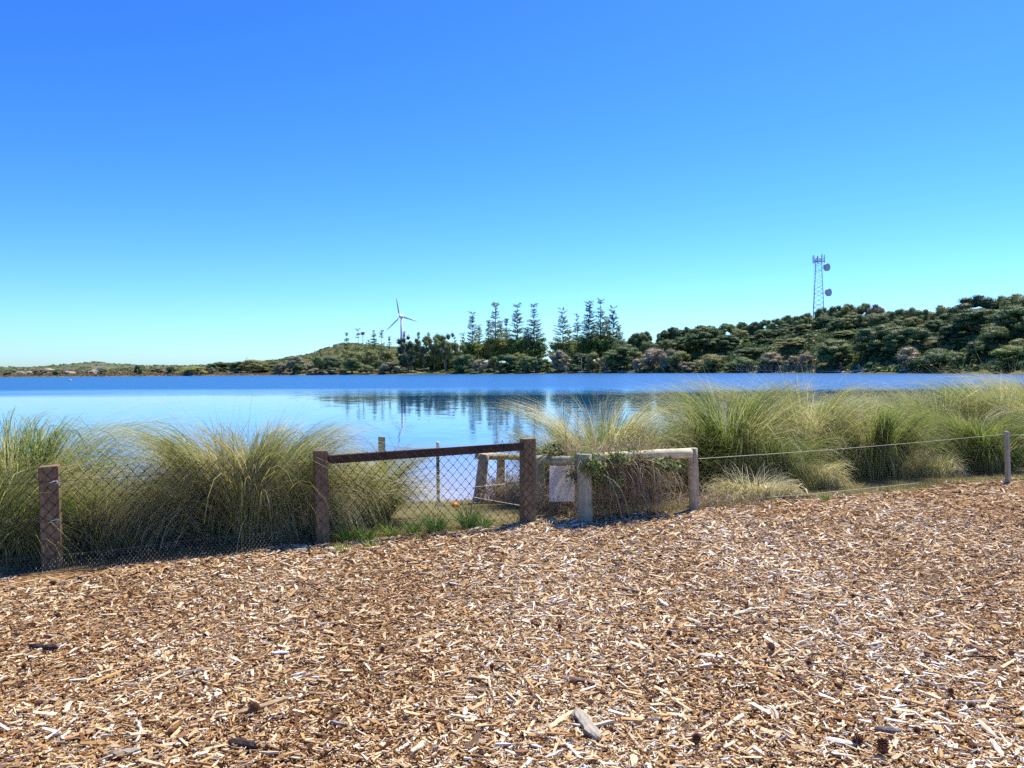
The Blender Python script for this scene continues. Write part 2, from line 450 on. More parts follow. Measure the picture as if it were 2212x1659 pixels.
# ------------------------------------------------------------------ far shore terrain
_sx = [-900, 0, 300, 620, 860, 1000, 1300, 1500, 1700, 1900, 2212, 2600, 3300]
_sd = [480, 455, 455, 445, 430, 425, 410, 365, 318, 270, 205, 140, 70]
def shore_D(px): return np.interp(px, _sx, _sd)
_rx = [-900, 420, 520, 560, 620, 675, 735, 800, 870, 950, 1050, 1300, 1380, 1480, 1600, 1800, 1950, 2212, 2600, 3300]
_rh = [3, 3, 6, 9, 12.5, 17, 26, 24.5, 21, 12, 7, 7, 10, 12, 15, 18, 14, 13, 10, 8]
_rd = [520, 520, 600, 650, 660, 680, 690, 690, 690, 600, 520, 500, 480, 440, 400, 345, 310, 250, 190, 130]
def far_h(px, D):
    s = shore_D(px); rh = np.interp(px, _rx, _rh); rd = np.interp(px, _rx, _rd)
    t = np.clip((D - s) / (rd - s), 0, 1); t = t * t * (3 - 2 * t)
    beach = np.interp(D - s, [-25, 0, 4, 30], [-1.6, WATER_Z, .15, .9])
    back = np.clip((D - rd) / 700, 0, 1)
    return beach + t * (rh - .9) * (1 - .85 * back) + .25 * np.sin(px * .09 + D * .05) * np.clip((D - s) / 30, 0, 1)
def colX(px, D): return (px - 1106.0) / FPX * D
def far_at(px, D):                             # ground point on the far shore, in that column of the view
    return Vector((float(colX(px, D)), float(D), float(far_h(px, D))))
pxs = np.arange(-900, 3301, 14.0)
offs = np.concatenate([np.arange(-25, 40, 5), np.arange(40, 320, 12), [340, 400, 500, 700, 1000]])
PX, OF = np.meshgrid(pxs, offs)
DD = shore_D(PX) + OF
fv = np.stack([colX(PX, DD), DD, far_h(PX, DD)], -1).reshape(-1, 3)
ii = np.arange(PX.size).reshape(PX.shape)
fq = np.stack([ii[:-1, :-1], ii[:-1, 1:], ii[1:, 1:], ii[1:, :-1]], -1).reshape(-1, 4)
def scrub_ground(name, stops, scale):
    m, nt, l = new_mat(name)
    out = nd(nt, 'ShaderNodeOutputMaterial'); b = nd(nt, 'ShaderNodeBsdfPrincipled'); b.inputs['Roughness'].default_value = 1
    b.inputs['Specular IOR Level'].default_value = .05
    geo = nd(nt, 'ShaderNodeNewGeometry')
    n1 = nd(nt, 'ShaderNodeTexNoise'); n1.inputs['Scale'].default_value = scale; n1.inputs['Detail'].default_value = 9; n1.inputs['Roughness'].default_value = .65
    l.new(geo.outputs['Position'], n1.inputs['Vector'])
    r = ramp(nt, stops); l.new(n1.outputs['Fac'], r.inputs[0]); l.new(r.outputs[0], b.inputs['Base Color']); l.new(b.outputs[0], out.inputs[0])
    return m
M_far = scrub_ground('far_shore_scrub_soil', [(.3, (.035, .045, .02)), (.45, (.09, .095, .04)), (.58, (.15, .14, .06)), (.7, (.22, .17, .09))], .06)
far = link('far_shore', np_mesh('far_shore', fv, fq, M_far, None, True))
tag(far, 'low green far shore rising to a wooded hill', kind='structure')

# low distant hills beyond the left end of the lake
_hx = [-900, -300, 0, 60, 130, 202, 260, 320, 400, 520, 650, 800, 1000]
_hh = [12, 15, 15, 14, 18, 23, 19, 15, 15, 16, 14, 8, 2]
hp = np.arange(-900, 1001, 10.0); ho = np.array([600, 800, 1000, 1200, 1350, 1500, 1700, 2200, 3000.])
HP, HO = np.meshgrid(hp, ho)
prof = np.interp(HO, ho, [-3, 0, .15, .45, .8, 1, .9, .4, -.3])
hz = np.interp(HP, _hx, _hh) * prof + .5 * np.sin(HP * .11 + HO * .01) * (prof > 0)
ii = np.arange(HP.size).reshape(HP.shape)
hq = np.stack([ii[:-1, :-1], ii[:-1, 1:], ii[1:, 1:], ii[1:, :-1]], -1).reshape(-1, 4)
hills = link('distant_hills', np_mesh('distant_hills', np.stack([colX(HP, HO), HO, hz], -1).reshape(-1, 3), hq,
             scrub_ground('distant_heath', [(.3, (.06, .075, .045)), (.5, (.12, .13, .07)), (.7, (.19, .18, .10))], .02), None, True))
tag(hills, 'low olive hills on the far left horizon', kind='structure')

# bright grass clearing among the trees of the right-hand slope, grass strips under the shoreline trees
M_bright = scrub_ground('bright_grass', [(.3, (.13, .19, .035)), (.5, (.22, .29, .05)), (.7, (.31, .35, .09))], .35)
M_lawn = scrub_ground('yellow_shore_grass', [(.3, (.30, .30, .08)), (.5, (.42, .40, .13)), (.7, (.5, .47, .2))], .5)
M_sand = scrub_ground('pale_shore_sand', [(.3, (.46, .36, .22)), (.6, (.62, .52, .35)), (.7, (.66, .58, .42))], .6)
def patch(name, label, px0, px1, o0, o1, mat, lift=.35, bow=0.0):
    """a low swell of another ground cover, o0..o1 metres behind the waterline"""
    a = np.linspace(px0, px1, 24); t = np.linspace(0, 1, 7)
    A, Tt = np.meshgrid(a, t)
    edge = np.sqrt(np.clip(1 - ((A - (px0 + px1) / 2) / ((px1 - px0) / 2 + .01)) ** 2, .02, 1))
    Dp = shore_D(A) + (o0 + o1) / 2 + (Tt - .5) * (o1 - o0) * edge
    z = far_h(A, Dp) + lift + bow * np.sin(np.pi * Tt) * edge
    q = np.arange(A.size).reshape(A.shape)
    q = np.stack([q[:-1, :-1], q[:-1, 1:], q[1:, 1:], q[1:, :-1]], -1).reshape(-1, 4)
    return tag(link(name, np_mesh(name, np.stack([colX(A, Dp), Dp, z], -1).reshape(-1, 3), q, mat, None, True)), label, kind='structure')
patch('grass_clearing', 'bright green grass clearing among trees on the slope', 1540, 1626, 38, 62, M_bright, .4, 1.5)
patch('shore_lawn', 'sunlit strip of yellow grass under the shoreline trees', 864, 990, 7, 34, M_lawn, .25)
patch('shore_sand', 'pale sandy strip at the waterline by the boardwalk', 1752, 1862, 1, 7, M_sand, .25)
patch('shore_turf', 'short bright turf strip behind the sandy shore', 1868, 1962, 3, 10, M_bright, .3)

# ================================================================== FENCES AND POSTS
FENCE_RZ = math.atan2(FT[1], FT[0])
def bevel_box(name, sx, sy, sz, mat, parent=None, loc=(0, 0, 0), rot=(0, 0, 0), bev=.006, taper=0.0):
    """squared timber standing on its base, arrises worn"""
    bm = bmesh.new()
    bmesh.ops.create_cube(bm, size=1)
    for v in bm.verts:
        v.co = Vector((v.co.x * sx, v.co.y * sy, (v.co.z + .5) * sz))
        if v.co.z > sz * .5:
            v.co.x *= 1 - taper; v.co.y *= 1 - taper; v.co.z += random.uniform(-.006, .006)
    bmesh.ops.bevel(bm, geom=bm.edges[:], offset=bev, segments=2, affect='EDGES')
    me = bpy.data.meshes.new(name); bm.to_mesh(me); bm.free()
    me.materials.append(mat)
    return link(name, me, parent, loc, rot)
def log_mesh(name, r0, r1, length, mat, axis='Z', n=14, wav=.04, seed=0):
    """round pole with slightly wavering girth and dished sawn ends"""
    rg = np.random.default_rng(seed)
    k = 9
    t = np.linspace(0, 1, k)
    pts = np.stack([np.cumsum(rg.normal(0, .0016, k)), np.cumsum(rg.normal(0, .0016, k)), t * length], -1)
    rad = (r0 + (r1 - r0) * t) * (1 + rg.normal(0, wav, k))
    t2 = np.concatenate([[pts[0]], pts, [pts[-1]]]); t2[0, 2] -= .004; t2[-1, 2] += .006
    rad2 = np.concatenate([[rad[0] * .9], rad, [rad[-1] * .9]])
    mb = MB().tube(t2, rad2, n)
    V = np.concatenate(mb.V)
    if axis == 'X':
        V = V[:, [2, 1, 0]] * np.array([1, 1, -1]); 
        mb.V = [V]
    return mb.mesh(name, mat, True)

p_left = G(111, 1231); p_gl = G(701, 1178); p_gr = G(1141, 1132)
u_of = lambda p: float(FT @ (np.array([p.x, p.y]) - np.array([0, FY0])))
uL, uGL, uGR = u_of(p_left), u_of(p_gl), u_of(p_gr)
f_root = empty('chain_link_fence', (*fence_pt(uL), 0), FENCE_RZ,
               'dark chain link fence on squared brown posts with a top rail across the lake gap', 'fence')
def floc(u, d, z):                             # place on the fence in the fence's own axes
    return (u - uL, d, z)
H_post = {uL: .90, uGL: .915, uGR: .94}
for u, h, w in ((uL - 2.35, .88, .14), (uL, .895, .150), (uGL, .915, .128), (uGR, .945, .142)):
    bevel_box('post', w, w * .98, h + .25, M_wood_dark, f_root, floc(u, 0, -.25), (R(random.uniform(-.6, .6)), R(random.uniform(-.8, .8)), R(random.uniform(-2, 2))), .007)
# top rail between the gate posts, rising a little to the right
g0, g1 = uGL + .064, uGR - .071
rail = bevel_box('top_rail', g1 - g0, .045, .085, M_wood_rail, f_root, floc((g0 + g1) / 2, -.02, .80), (0, -math.atan2(.035, g1 - g0), 0), .004)
# chain link: each wire is a zigzag hooked into the next one
def chain(u0, u1, top0, top1, bottom=.03, a=.094, b=.105, off=-.082, seed=1):
    rg = np.random.default_rng(seed)
    mb = MB()
    n = int((u1 - u0) / (a / 2))
    P0, P1 = [], []
    for i in range(n):
        top = top0 + (top1 - top0) * i / n
        k = int((top - bottom) / (b / 2)) + 1
        kk = np.arange(k + 1)
        side = (kk + i) % 2
        uu = u0 + i * a / 2 + side * a / 2 + rg.normal(0, .0022, k + 1) + .008 * np.sin(i * .11 + kk * .35)
        vv = bottom + kk * b / 2 + .006 * np.sin(i * .23)
        ww = off + np.where(side == 1, .003, -.003) + .012 * np.sin(i * .17) + .008 * np.sin(kk * .4 + i * .05)
        pts = np.stack([uu - uL, ww, vv], -1)
        mid = (pts[:-1] + pts[1:]) / 2
        P0 += [pts[:-1]]; P1 += [pts[1:]]
        # the little knuckle where two wires hook round each other
        kn = pts[1:-1]
        P0 += [kn + [0, -.004, -.008]]; P1 += [kn + [.002, -.004, .008]]
        tp = pts[-1]
        P0 += [[tp]]; P1 += [[tp + [.008, 0, .016]]]
    mb.segs(np.concatenate(P0), np.concatenate(P1), .0022, 4)
    return mb
ch = chain(uL - 2.6, uGR + .07, .80, .875)
tag(ch.build('chain_mesh', M_wire, f_root), kind='stuff')
for z0, z1, ua, ub in ((.755, .79, uL - 2.6, uGL), (.42, .43, uL - 2.6, uGL), (.45, .48, uGL, uGR + .05)):
    uu = np.linspace(ua, ub, 14)
    mb = MB().tube([floc(u, -.078 + .004 * math.sin(u * 5), z0 + (z1 - z0) * (u - ua) / (ub - ua) - .012 * math.sin(math.pi * (u - ua) / (ub - ua))) for u in uu], .0024, 5)
    mb.build('tension_wire', M_wire, f_root)
for z in (.755, .42):
    MB().tube([floc(uL + .06 * math.cos(a), -.080 - .012 * math.sin(a), z + .012 * math.sin(2 * a)) for a in np.linspace(-1, 1.6, 9)], .004, 5).build('staple', M_white, f_root)
# slack wire sagging from the gate post to the foot of the other post
e0 = np.array(floc(uGL + .05, -.06, .77)); e1 = np.array(floc(uGR + .02, .25, .16))
MB().tube([e0 + (e1 - e0) * t + np.array([0, .35 * math.sin(math.pi * t), -.05 * math.sin(math.pi * t)]) for t in np.linspace(0, 1, 12)], .0035, 5).build('slack_wire', M_wire_pale, f_root)
# hexagonal netting
def hex_net(u0, u1, h, cell, fn, r):
    hx, hy = cell, cell * .8
    P0, P1 = [], []
    rows = int(h / (hy * .75)) + 1; cols = int((u1 - u0) / hx) + 1
    for j in range(rows):
        for i in range(cols):
            x = u0 + (i + .5 * (j % 2)) * hx; y = j * hy * .75
            c = [(x, y + hy / 2), (x + hx / 2, y + hy / 4), (x + hx / 2, y - hy / 4), (x, y - hy / 2)]
            for a, b in ((0, 1), (1, 2), (2, 3)):
                P0.append(fn(*c[a])); P1.append(fn(*c[b]))
    return MB().segs(P0, P1, r, 3)
def skirt_fn(u, v):
    w = .02 * math.sin(u * 2.1) + .012 * math.sin(u * 5.3)
    return floc(u, -.09 - v * 1.1 + w, max(.015, .135 + .02 * math.sin(u * 1.7) - v * .9))
sk = hex_net(uL - 2.6, uGL - .25, .15, .034, skirt_fn, .0010)
ee = [skirt_fn(u, -.004) for u in np.linspace(uL - 2.6, uGL - .25, 60)]
sk.tube(ee, .0022, 4)
tag(sk.build('netting_skirt', M_net, f_root), kind='stuff')

# round-log rail fence right of the gate
q_front = G(1264, 1130); q_end = G(1500, 1101)
l_root = empty('log_rail_fence', (q_front.x, q_front.y, 0), 0, 'weathered round posts carrying two pale log rails just right of the chain link fence', 'fence')
def lpost(p, top_y, r, px, mat, seed, zb=None, tilt=(0, 0)):
    zb = nz(p.x, p.y) - .25 if zb is None else zb
    ztop = P(px, top_y, p.y).z
    o = link('post', log_mesh('post', r * 1.04, r, ztop - zb, mat, seed=seed), l_root, (p.x - q_front.x, p.y - q_front.y, zb), (R(tilt[0]), R(tilt[1]), 0))
    return ztop
zt1 = lpost(q_front, 981, .082, 1264, M_log_green, 3)
zt2 = lpost(q_end, 969, .062, 1499, M_log_post, 4, tilt=(0, -1.0))
q_back = P(1166, 990, 9.7); q_back.z = 0
zt3 = lpost(q_back, 985, .062, 1167, M_log_green, 5)
def lrail(a, b, r0, r1, mat, seed):
    a, b = Vector(a), Vector(b); d = b - a
    o = link('rail', log_mesh('rail', r0, r1, d.length, mat, 'X', seed=seed), l_root, a - Vector((q_front.x, q_front.y, 0)))
    o.rotation_euler = (0, -math.atan2(d.z, math.hypot(d.x, d.y)), math.atan2(d.y, d.x))
    return o
lrail(P(1281, 988, q_front.y + .05), P(1491, 981, q_end.y - .03), .044, .062, M_log, 8)
lrail(P(1160, 994, q_back.y - .02), P(1249, 996, q_front.y + .10), .048, .056, M_log_green, 9)

# second pair of posts with a rail on the bank behind the gate
b1, b2 = P(1033, 1078, 11.4), P(1080, 1066, 12.0)
b_root = empty('bank_rail', (b1.x, b1.y, nz(b1.x, b1.y)), 0, 'leaning grey log posts and rail standing on the bank behind the chain link gate', 'fence')
def brel(v): return Vector(v) - b_root.location
zb1 = nz(b1.x, b1.y) - .2
h1 = P(1040, 980, 11.4).z - zb1
link('post', log_mesh('post', .088, .078, h1, M_log_post, seed=12), b_root, (-.03, 0, -.2), (0, R(7.5), 0))
zb2 = nz(b2.x, b2.y) - .2
link('post', log_mesh('post', .068, .062, P(1080, 980, 12.0).z - zb2, M_log_post, seed=13), b_root, brel((b2.x, b2.y, zb2)), (0, R(1), 0))
ra, rb = P(1030, 985, 11.35), P(1160, 990, 12.5)
o = link('rail', log_mesh('rail', .05, .05, (rb - ra).length, M_log_post, 'X', seed=14), b_root, brel(ra))
dv = rb - ra; o.rotation_euler = (0, -math.atan2(dv.z, math.hypot(dv.x, dv.y)), math.atan2(dv.y, dv.x))

# netting fence at the water's edge: one timber post, a star picket with a white cap, thin netting
n_post = P(825, 1010, 12.9); n_pick = P(946, 1010, 12.3)
n_root = empty('netting_fence', (n_post.x, n_post.y, -.45), 0, 'netting at the water edge on a short timber post and white capped star picket', 'fence')
zt = P(825, 943, 12.9).z
bevel_box('post', .105, .105, zt + .75, M_log_green, n_root, (0, 0, -.3), (0, 0, R(20)), .008)
pk = empty('star_picket', (n_pick.x - n_post.x, n_pick.y - n_post.y, -.2)); pk.parent = n_root
ztp = P(946, 956, 12.3).z - (-.45 - .2)
mb = MB()
for a in (90, 210, 330):
    mb.box((.014 * math.cos(R(a)), .014 * math.sin(R(a)), ztp / 2), (.028, .005, ztp), Matrix.Rotation(R(a), 3, 'Z'))
mb.build('steel_stem', simple('dark_picket_steel', (.05, .04, .05), .6, .3, .3, 20), pk)
c = MB(); c.tube([(0, 0, ztp - .085), (0, 0, ztp - .08), (0, 0, ztp + .005), (0, 0, ztp + .012)], [.026, .028, .026, .02], 10); c.build('cap', M_white, pk, True)
pa, pb_, pc = P(832, 962, 12.9), P(946, 968, 12.3), P(1035, 982, 11.5)
def span(a, b, sag):
    L = (b - a).length
    def fn(u, v):
        t = u / L
        p = a + (b - a) * t
        return tuple(Vector((p.x, p.y, p.z - sag * math.sin(math.pi * min(1, max(0, t))) - v)) - n_root.location)
    nb = hex_net(0, L, .62, .05, fn, .0012)
    nb.tube([fn(t * L, 0) for t in np.linspace(0, 1, 12)], .0022, 4)
    return nb
nt_ = span(pa, pb_, .03); n2_ = span(pb_, pc, .02)
tag(nt_.build('netting', M_net, n_root), kind='stuff'); tag(n2_.build('netting', M_net, n_root), kind='stuff')

# wire fence running on to the right
w_end = G(2178, 1041)
w_root = empty('wire_fence', (w_end.x, w_end.y, 0), 0, 'two pale wires and fine netting strung to a thin grey post below the tussocks', 'fence')
hW = P(2172, 932, w_end.y).z
bevel_box('post', .058, .058, hW + .2, M_grey_post, w_root, (0, 0, -.2), (0, R(-2), R(20)), .005)
w2 = np.array([w_end.x, w_end.y]) + FT * 3.4
bevel_box('post', .058, .058, hW + .2, M_grey_post, w_root, (FT[0] * 3.4, FT[1] * 3.4, -.2), (0, R(1), R(20)), .005)
wa, wb = P(1508, 991, q_end.y), P(2170, 938, w_end.y - .03)
def wire_pts(a, b, sag, n=16):
    return [Vector((*(a + (b - a) * t).xy, (a + (b - a) * t).z - sag * math.sin(math.pi * t))) - w_root.location for t in np.linspace(0, 1, n)]
MB().tube(wire_pts(wa, wb, .02), .0029, 5).build('wire', M_wire_pale, w_root)
MB().tube(wire_pts(P(2174, 940, w_end.y - .03), Vector((w2[0], w2[1], hW - .1)), .02), .0029, 5).build('wire', M_wire_pale, w_root)
MB().tube(wire_pts(P(1640, 1076, q_end.y + .52), P(1985, 1043, w_end.y - .75), .01), .0036, 5).build('wire', M_wire_pale, w_root)
def right_fn(u, v):
    t = u / 6.0
    p = Vector((q_end.x, q_end.y, 0)).lerp(Vector((w_end.x, w_end.y, 0)), t)
    return (p.x - w_root.location.x, p.y - w_root.location.y + .02 * math.sin(u * 2), v + .03)
tag(hex_net(.1, 6.0, .58, .055, right_fn, .0006).build('netting', M_net, w_root), kind='stuff')

# board hanging under the short rail
s_c = P(1213, 1045, 8.95)
s_root = empty('sign_board', s_c, R(10), 'blank faded white board with faint print hanging under the log rail', 'sign')
sw, sh = 57 / FPX * 8.95, 78 / FPX * 8.95
bd = bevel_box('board', sw, .004, sh, M_sign, s_root, (0, 0, -sh / 2), (R(2), R(1.5), 0), .001)
for zz, x0, ln, th, mt in ((.07, .03, .085, .007, M_ink_grey), (-.005, .02, .10, .006, M_ink_pink), (-.02, .035, .08, .006, M_ink_pink), (-.035, .02, .095, .006, M_ink_pink)):
    mb = MB()
    x = x0
    k = 0
    while x < x0 + ln:                         # faded lettering, too worn to read
        wv = .006 + .006 * ((k * 7) % 3) / 2
        mb.box((x, -.0045 - zz * .035, zz), (wv, .001, th * (.7 + .3 * ((k * 5) % 2))), None); x += wv + .004; k += 1
    mb.build('print_line', mt, s_root, rot=(0, R(1.5), 0))

# ================================================================== GRASSES
def blades(base, phi, th0, bend, L, w, segs, wind=(0, 0), tint=None, tipgain=.25, power=1.5, rg=None):
    """ribbons that rise from base, tilted th0 from upright towards phi and bending over along their length"""
    n = len(L); rg = rg or rng
    t = np.linspace(0, 1, segs + 1)
    th = th0[:, None] + bend[:, None] * t[None] ** power
    th = np.minimum(th, 2.9)
    ds = (L / segs)[:, None]
    hx, hy = np.cos(phi)[:, None], np.sin(phi)[:, None]
    sx = np.sin(th) * ds; sz = np.cos(th) * ds
    r = np.concatenate([np.zeros((n, 1)), np.cumsum((sx[:, 1:] + sx[:, :-1]) / 2, 1)], 1)
    z = np.concatenate([np.zeros((n, 1)), np.cumsum((sz[:, 1:] + sz[:, :-1]) / 2, 1)], 1)
    wl_ = (L[:, None] * t[None] ** 2)
    x = base[:, 0:1] + r * hx + wl_ * wind[0]; y = base[:, 1:2] + r * hy + wl_ * wind[1]
    C = np.stack([x, y, base[:, 2:3] + z], -1)
    tw = phi + np.pi / 2 + rg.normal(0, .7, n)
    side = np.stack([np.cos(tw), np.sin(tw), rg.normal(0, .25, n)], -1)[:, None] * (w[:, None] * (1 - .85 * t[None] ** 1.6) / 2)[..., None]
    V = np.stack([C - side, C + side], 2).reshape(-1, 3)
    k = np.arange(segs)
    q = np.stack([2 * k, 2 * k + 1, 2 * k + 3, 2 * k + 2], -1)[None] + (np.arange(n) * 2 * (segs + 1))[:, None, None]
    ti = np.clip(tint[:, None] + tipgain * (t[None] - .45), 0, 1)
    ti = np.repeat(ti, 2, 1)
    return V, q.reshape(-1, 4), ti.ravel()

def tussock_mesh(name, seed, rad, H, n, wind=(0, 0), weep=1.0, straw=.5, segs=6, width=.0065, hair=.06, d0=9.0, place=(0, 0)):
    rg = np.random.default_rng(seed)
    # the body: locks of blades fan out of a dense stool and arch over, each lock combed one way
    nl = 130
    la = rg.uniform(0, 2 * np.pi, nl); lr = rad * .42 * np.sqrt(rg.uniform(0, 1, nl)); lout = rg.beta(1.1, 1.5, nl)
    lphi = la + rg.normal(0, .6, nl); lbend = rg.normal(1, .25, nl).clip(.6, 1.7); lt = rg.normal(0, .20, nl); lL = rg.normal(1, .16, nl).clip(.55, 1.4)
    lw = rg.gamma(1.2, 1, nl); lw /= lw.sum()
    k = rg.choice(nl, n, p=lw)
    base = np.stack([lr[k] * np.cos(la[k]) + rg.normal(0, .035, n), lr[k] * np.sin(la[k]) + rg.normal(0, .035, n), np.full(n, -.08)], -1)
    phi = lphi[k] + rg.normal(0, .20, n)
    out = np.clip(lout[k] + rg.normal(0, .10, n), 0, 1)
    th0 = .04 + .55 * out * rg.uniform(.75, 1.1, n)
    bend = np.maximum(1.25, weep * lbend[k] * (1.7 + .7 * rg.uniform(-.5, 1, n)) * (.8 + .4 * out))
    L = H * lL[k] * rg.uniform(.98, 1.40, n) * (1.0 + .10 * weep) * (1.06 - .22 * out)
    tint = np.clip(straw - .17 + lt[k] + rg.normal(0, .10, n) + .10 * out, 0, 1)
    w = 1.25 * width * rg.uniform(.6, 1.35, n)
    V1, F1, T1 = blades(base, phi, th0, bend, L, w, segs, wind, tint, .34, 1.7, rg)
    # loose flyaway stalks over the top
    m = int(n * hair)
    a = rg.uniform(0, 2 * np.pi, m); rr = rad * .35 * np.sqrt(rg.uniform(0, 1, m))
    b2 = np.stack([rr * np.cos(a), rr * np.sin(a), np.zeros(m)], -1)
    V2, F2, T2 = blades(b2, a + rg.normal(0, .8, m), rg.uniform(.02, .35, m), rg.uniform(.5, 1.9, m) * weep, H * rg.uniform(1.0, 1.42, m), width * rg.uniform(.35, .6, m), segs, (wind[0] * 1.5, wind[1] * 1.5), np.clip(straw + rg.normal(.1, .15, m), 0, 1), .3, 1.9, rg)
    # old dead thatch lying low
    d = int(n * .14)
    a = rg.uniform(0, 2 * np.pi, d); rr = rad * rg.uniform(.15, .6, d)
    b3 = np.stack([rr * np.cos(a), rr * np.sin(a), rg.uniform(-.05, .12 * H, d)], -1)
    V3, F3, T3 = blades(b3, a + rg.normal(0, .6, d), rg.uniform(.7, 1.4, d), rg.uniform(0, .9, d), H * rg.uniform(.3, .7, d), width * rg.uniform(.5, 1, d), 4, (0, 0), np.clip(rg.normal(.72, .16, d), 0, 1), .1, 1.4, rg)
    V = np.concatenate([V1, V2, V3]); F = np.concatenate([F1, F2 + len(V1), F3 + len(V1) + len(V2)])
    sc = H / np.percentile(V1[:, 2].reshape(n, -1).max(1), 88)
    V *= np.array([.35 + .65 * sc, .35 + .65 * sc, sc])
    B1 = V[:len(V1)].reshape(n, -1, 3)                    # the few stiff blades that stand up too straight sag down to the rest
    zm = np.maximum(B1[:, :, 2].max(1), .05 * H); f_ = np.minimum(1, H * (1.0 + .14 * rg.uniform(0, 1, n) ** 2) / zm)[:, None]
    B1[:, :, 2] *= f_
    T1 = np.clip(T1.reshape(n, -1) + .12 * (th0 > .25)[:, None], 0, 1).ravel()
    if d0 < 2.5:                                          # the fence holds most of the grass back; some pokes through
        per = np.concatenate([np.repeat(rg.uniform(0, 1, n), 2 * (segs + 1)), np.repeat(rg.uniform(0, 1, m), 2 * (segs + 1)), np.repeat(rg.uniform(0, 1, d), 10)])
        dl = V[:, 0] * FN[0] + V[:, 1] * FN[1] + d0
        over = np.clip(.10 - dl, 0, None) * np.where(per < .05, .25, 1)
        shift = over * .97 + np.where(over > 0, .05 * np.sin(per * 60), 0)
        V[:, 0] += FN[0] * shift; V[:, 1] += FN[1] * shift
    zg = near_z(V[:, 0] + place[0], V[:, 1] + place[1]) - near_z(np.float64(place[0]), np.float64(place[1]))
    low = V[:, 2] < zg + .012
    V[:, 2] = np.where(low & (V[:, 2] > -.07), zg + .012 + .015 * np.sin(V[:, 0] * 90), V[:, 2])
    return np_mesh(name, V, F, M_blade, {'tint': ('POINT', np.concatenate([T1, T2, T3]))})

GRP = 'grass tussocks along the lake bank'
def tuss(px, top, D, rad, n_, label, seed, wind=(0, 0), weep=1.0, straw=.5, segs=6, width=.0075, hair=.05, hk=1.0):
    if px > 1250: top += 3; straw = .5 + (straw - .5) * 1.5 - .09; hair *= 1.7
    x = colX(px, D); zb = nz(x, D)
    H = max(.25, (P(px, top, D).z - zb)) * hk * .97
    o = link('grass_tussock', tussock_mesh('grass_tussock', seed, rad, H, int(n_ * .6), wind, weep, straw, segs, width, hair, float(fd(x, D)), (x, D)), None, (x, D, zb))
    return tag(o, label, 'grass tussock', GRP)
LW = (-.10, -.03)
tuss(30, 908, 8.3, .9, 6200, 'tall bright yellow-green tussock at the left edge behind the fence', 1, (.06, 0), 1.25, .52, 7, .0075, .015)
tuss(25, 1040, 6.95, .6, 3600, 'low grey-green tussock against the chain link left of the first post', 2, (.03, 0), 1.0, .5)
tuss(-70, 1000, 6.75, .6, 2200, 'tussock half out of frame at the left edge by the fence', 21, (0, 0), 1.0, .45, 5)
tuss(215, 1030, 7.45, .72, 5600, 'spiky grey-green tussock just right of the first fence post', 3, (-.06, 0), .85, .42, 6, .0065, .10)
tuss(335, 1045, 8.5, .6, 2600, 'pale tussock filling the gap behind the weeping one and the spiky one', 4, (.05, 0), 1.1, .62)
tuss(520, 922, 7.95, 1.0, 9600, 'largest weeping tussock with straw-coloured locks hanging over the fence', 5, (0, -.03), 1.25, .56, 8, .0065, .07)
tuss(640, 985, 8.5, .65, 3800, 'dense olive tussock leaning against the left gate post', 6, (.04, 0), 1.1, .5)
tuss(765, 975, 8.9, .72, 5400, 'airy tussock with silvery hair between gate post and water', 7, (.10, .02), .9, .52, 6, .006, .12)
# the bank on the right
tuss(1215, 925, 10.6, .45, 2600, 'dark spiky tussock above the sign board', 8, (-.03, 0), .6, .28, 5, .008, .12)
tuss(1300, 866, 10.7, .62, 4600, 'pale tussock with drooping straw tips behind the short rail', 9, LW, 1.0, .62)
tuss(1380, 905, 11.0, .55, 3600, 'olive tussock standing behind the middle of the long rail', 10, LW, .9, .5)
tuss(1462, 915, 11.4, .6, 3600, 'dark green tussock carrying black seed spikes behind the end of the rail', 11, (-.05, 0), .8, .25, 6, .008)
tuss(1570, 828, 12.0, .66, 5800, 'upright tussock with bright green core right of the rail end', 12, LW, .95, .5)
tuss(1655, 935, 11.4, .7, 4200, 'low spreading green tussock beneath the single white wire', 13, (-.04, 0), 1.2, .42)
tuss(1730, 822, 13.3, .8, 5600, 'broad straw-topped tussock reaching up to the water line', 14, LW, 1.05, .56)
tuss(1805, 884, 14.6, .8, 3800, 'windblown pale tussock behind the broad straw-topped one', 15, (-.14, 0), 1.0, .6, 6, .007)
tuss(1885, 866, 12.7, .85, 6000, 'big dark-based tussock bulging towards the white wire', 16, LW, 1.1, .46)
tuss(1965, 894, 14.4, .75, 4000, 'yellow-green tussock between the dark-based one and the grey post', 17, (-.12, 0), 1.0, .58)
tuss(2030, 828, 15.6, .8, 4600, 'tall tussock with combed straw plumes on the far side of the bank', 18, (-.15, 0), 1.0, .56, 6, .007)
tuss(2085, 884, 13.6, .75, 4200, 'compact green tussock left of the grey wire post', 19, LW, 1.05, .46)
tuss(2135, 900, 13.0, .6, 4000, 'deep green narrow tussock right behind the grey wire post', 20, (-.05, 0), .9, .32)
tuss(2160, 814, 15.6, .95, 4400, 'high bright tussock at the right end of the bank', 22, (-.12, 0), 1.0, .5, 6, .007)
tuss(2235, 850, 14.6, 1.0, 4400, 'broad tussock cut by the right edge of the view', 23, LW, 1.0, .55)
tuss(2290, 804, 17.0, 1.1, 3600, 'outermost pale tussock at the right edge near the water', 24, (-.12, 0), 1.0, .56, 5, .008)
tuss(1960, 848, 17.2, 1.0, 2800, 'distant pale plumes of grass rising over the water edge', 25, (-.15, 0), 1.0, .58, 5, .008)
tuss(1870, 850, 16.0, .95, 2800, 'brownish plumed tussock at the water edge behind the others', 26, (-.15, 0), 1.0, .62, 5, .008)
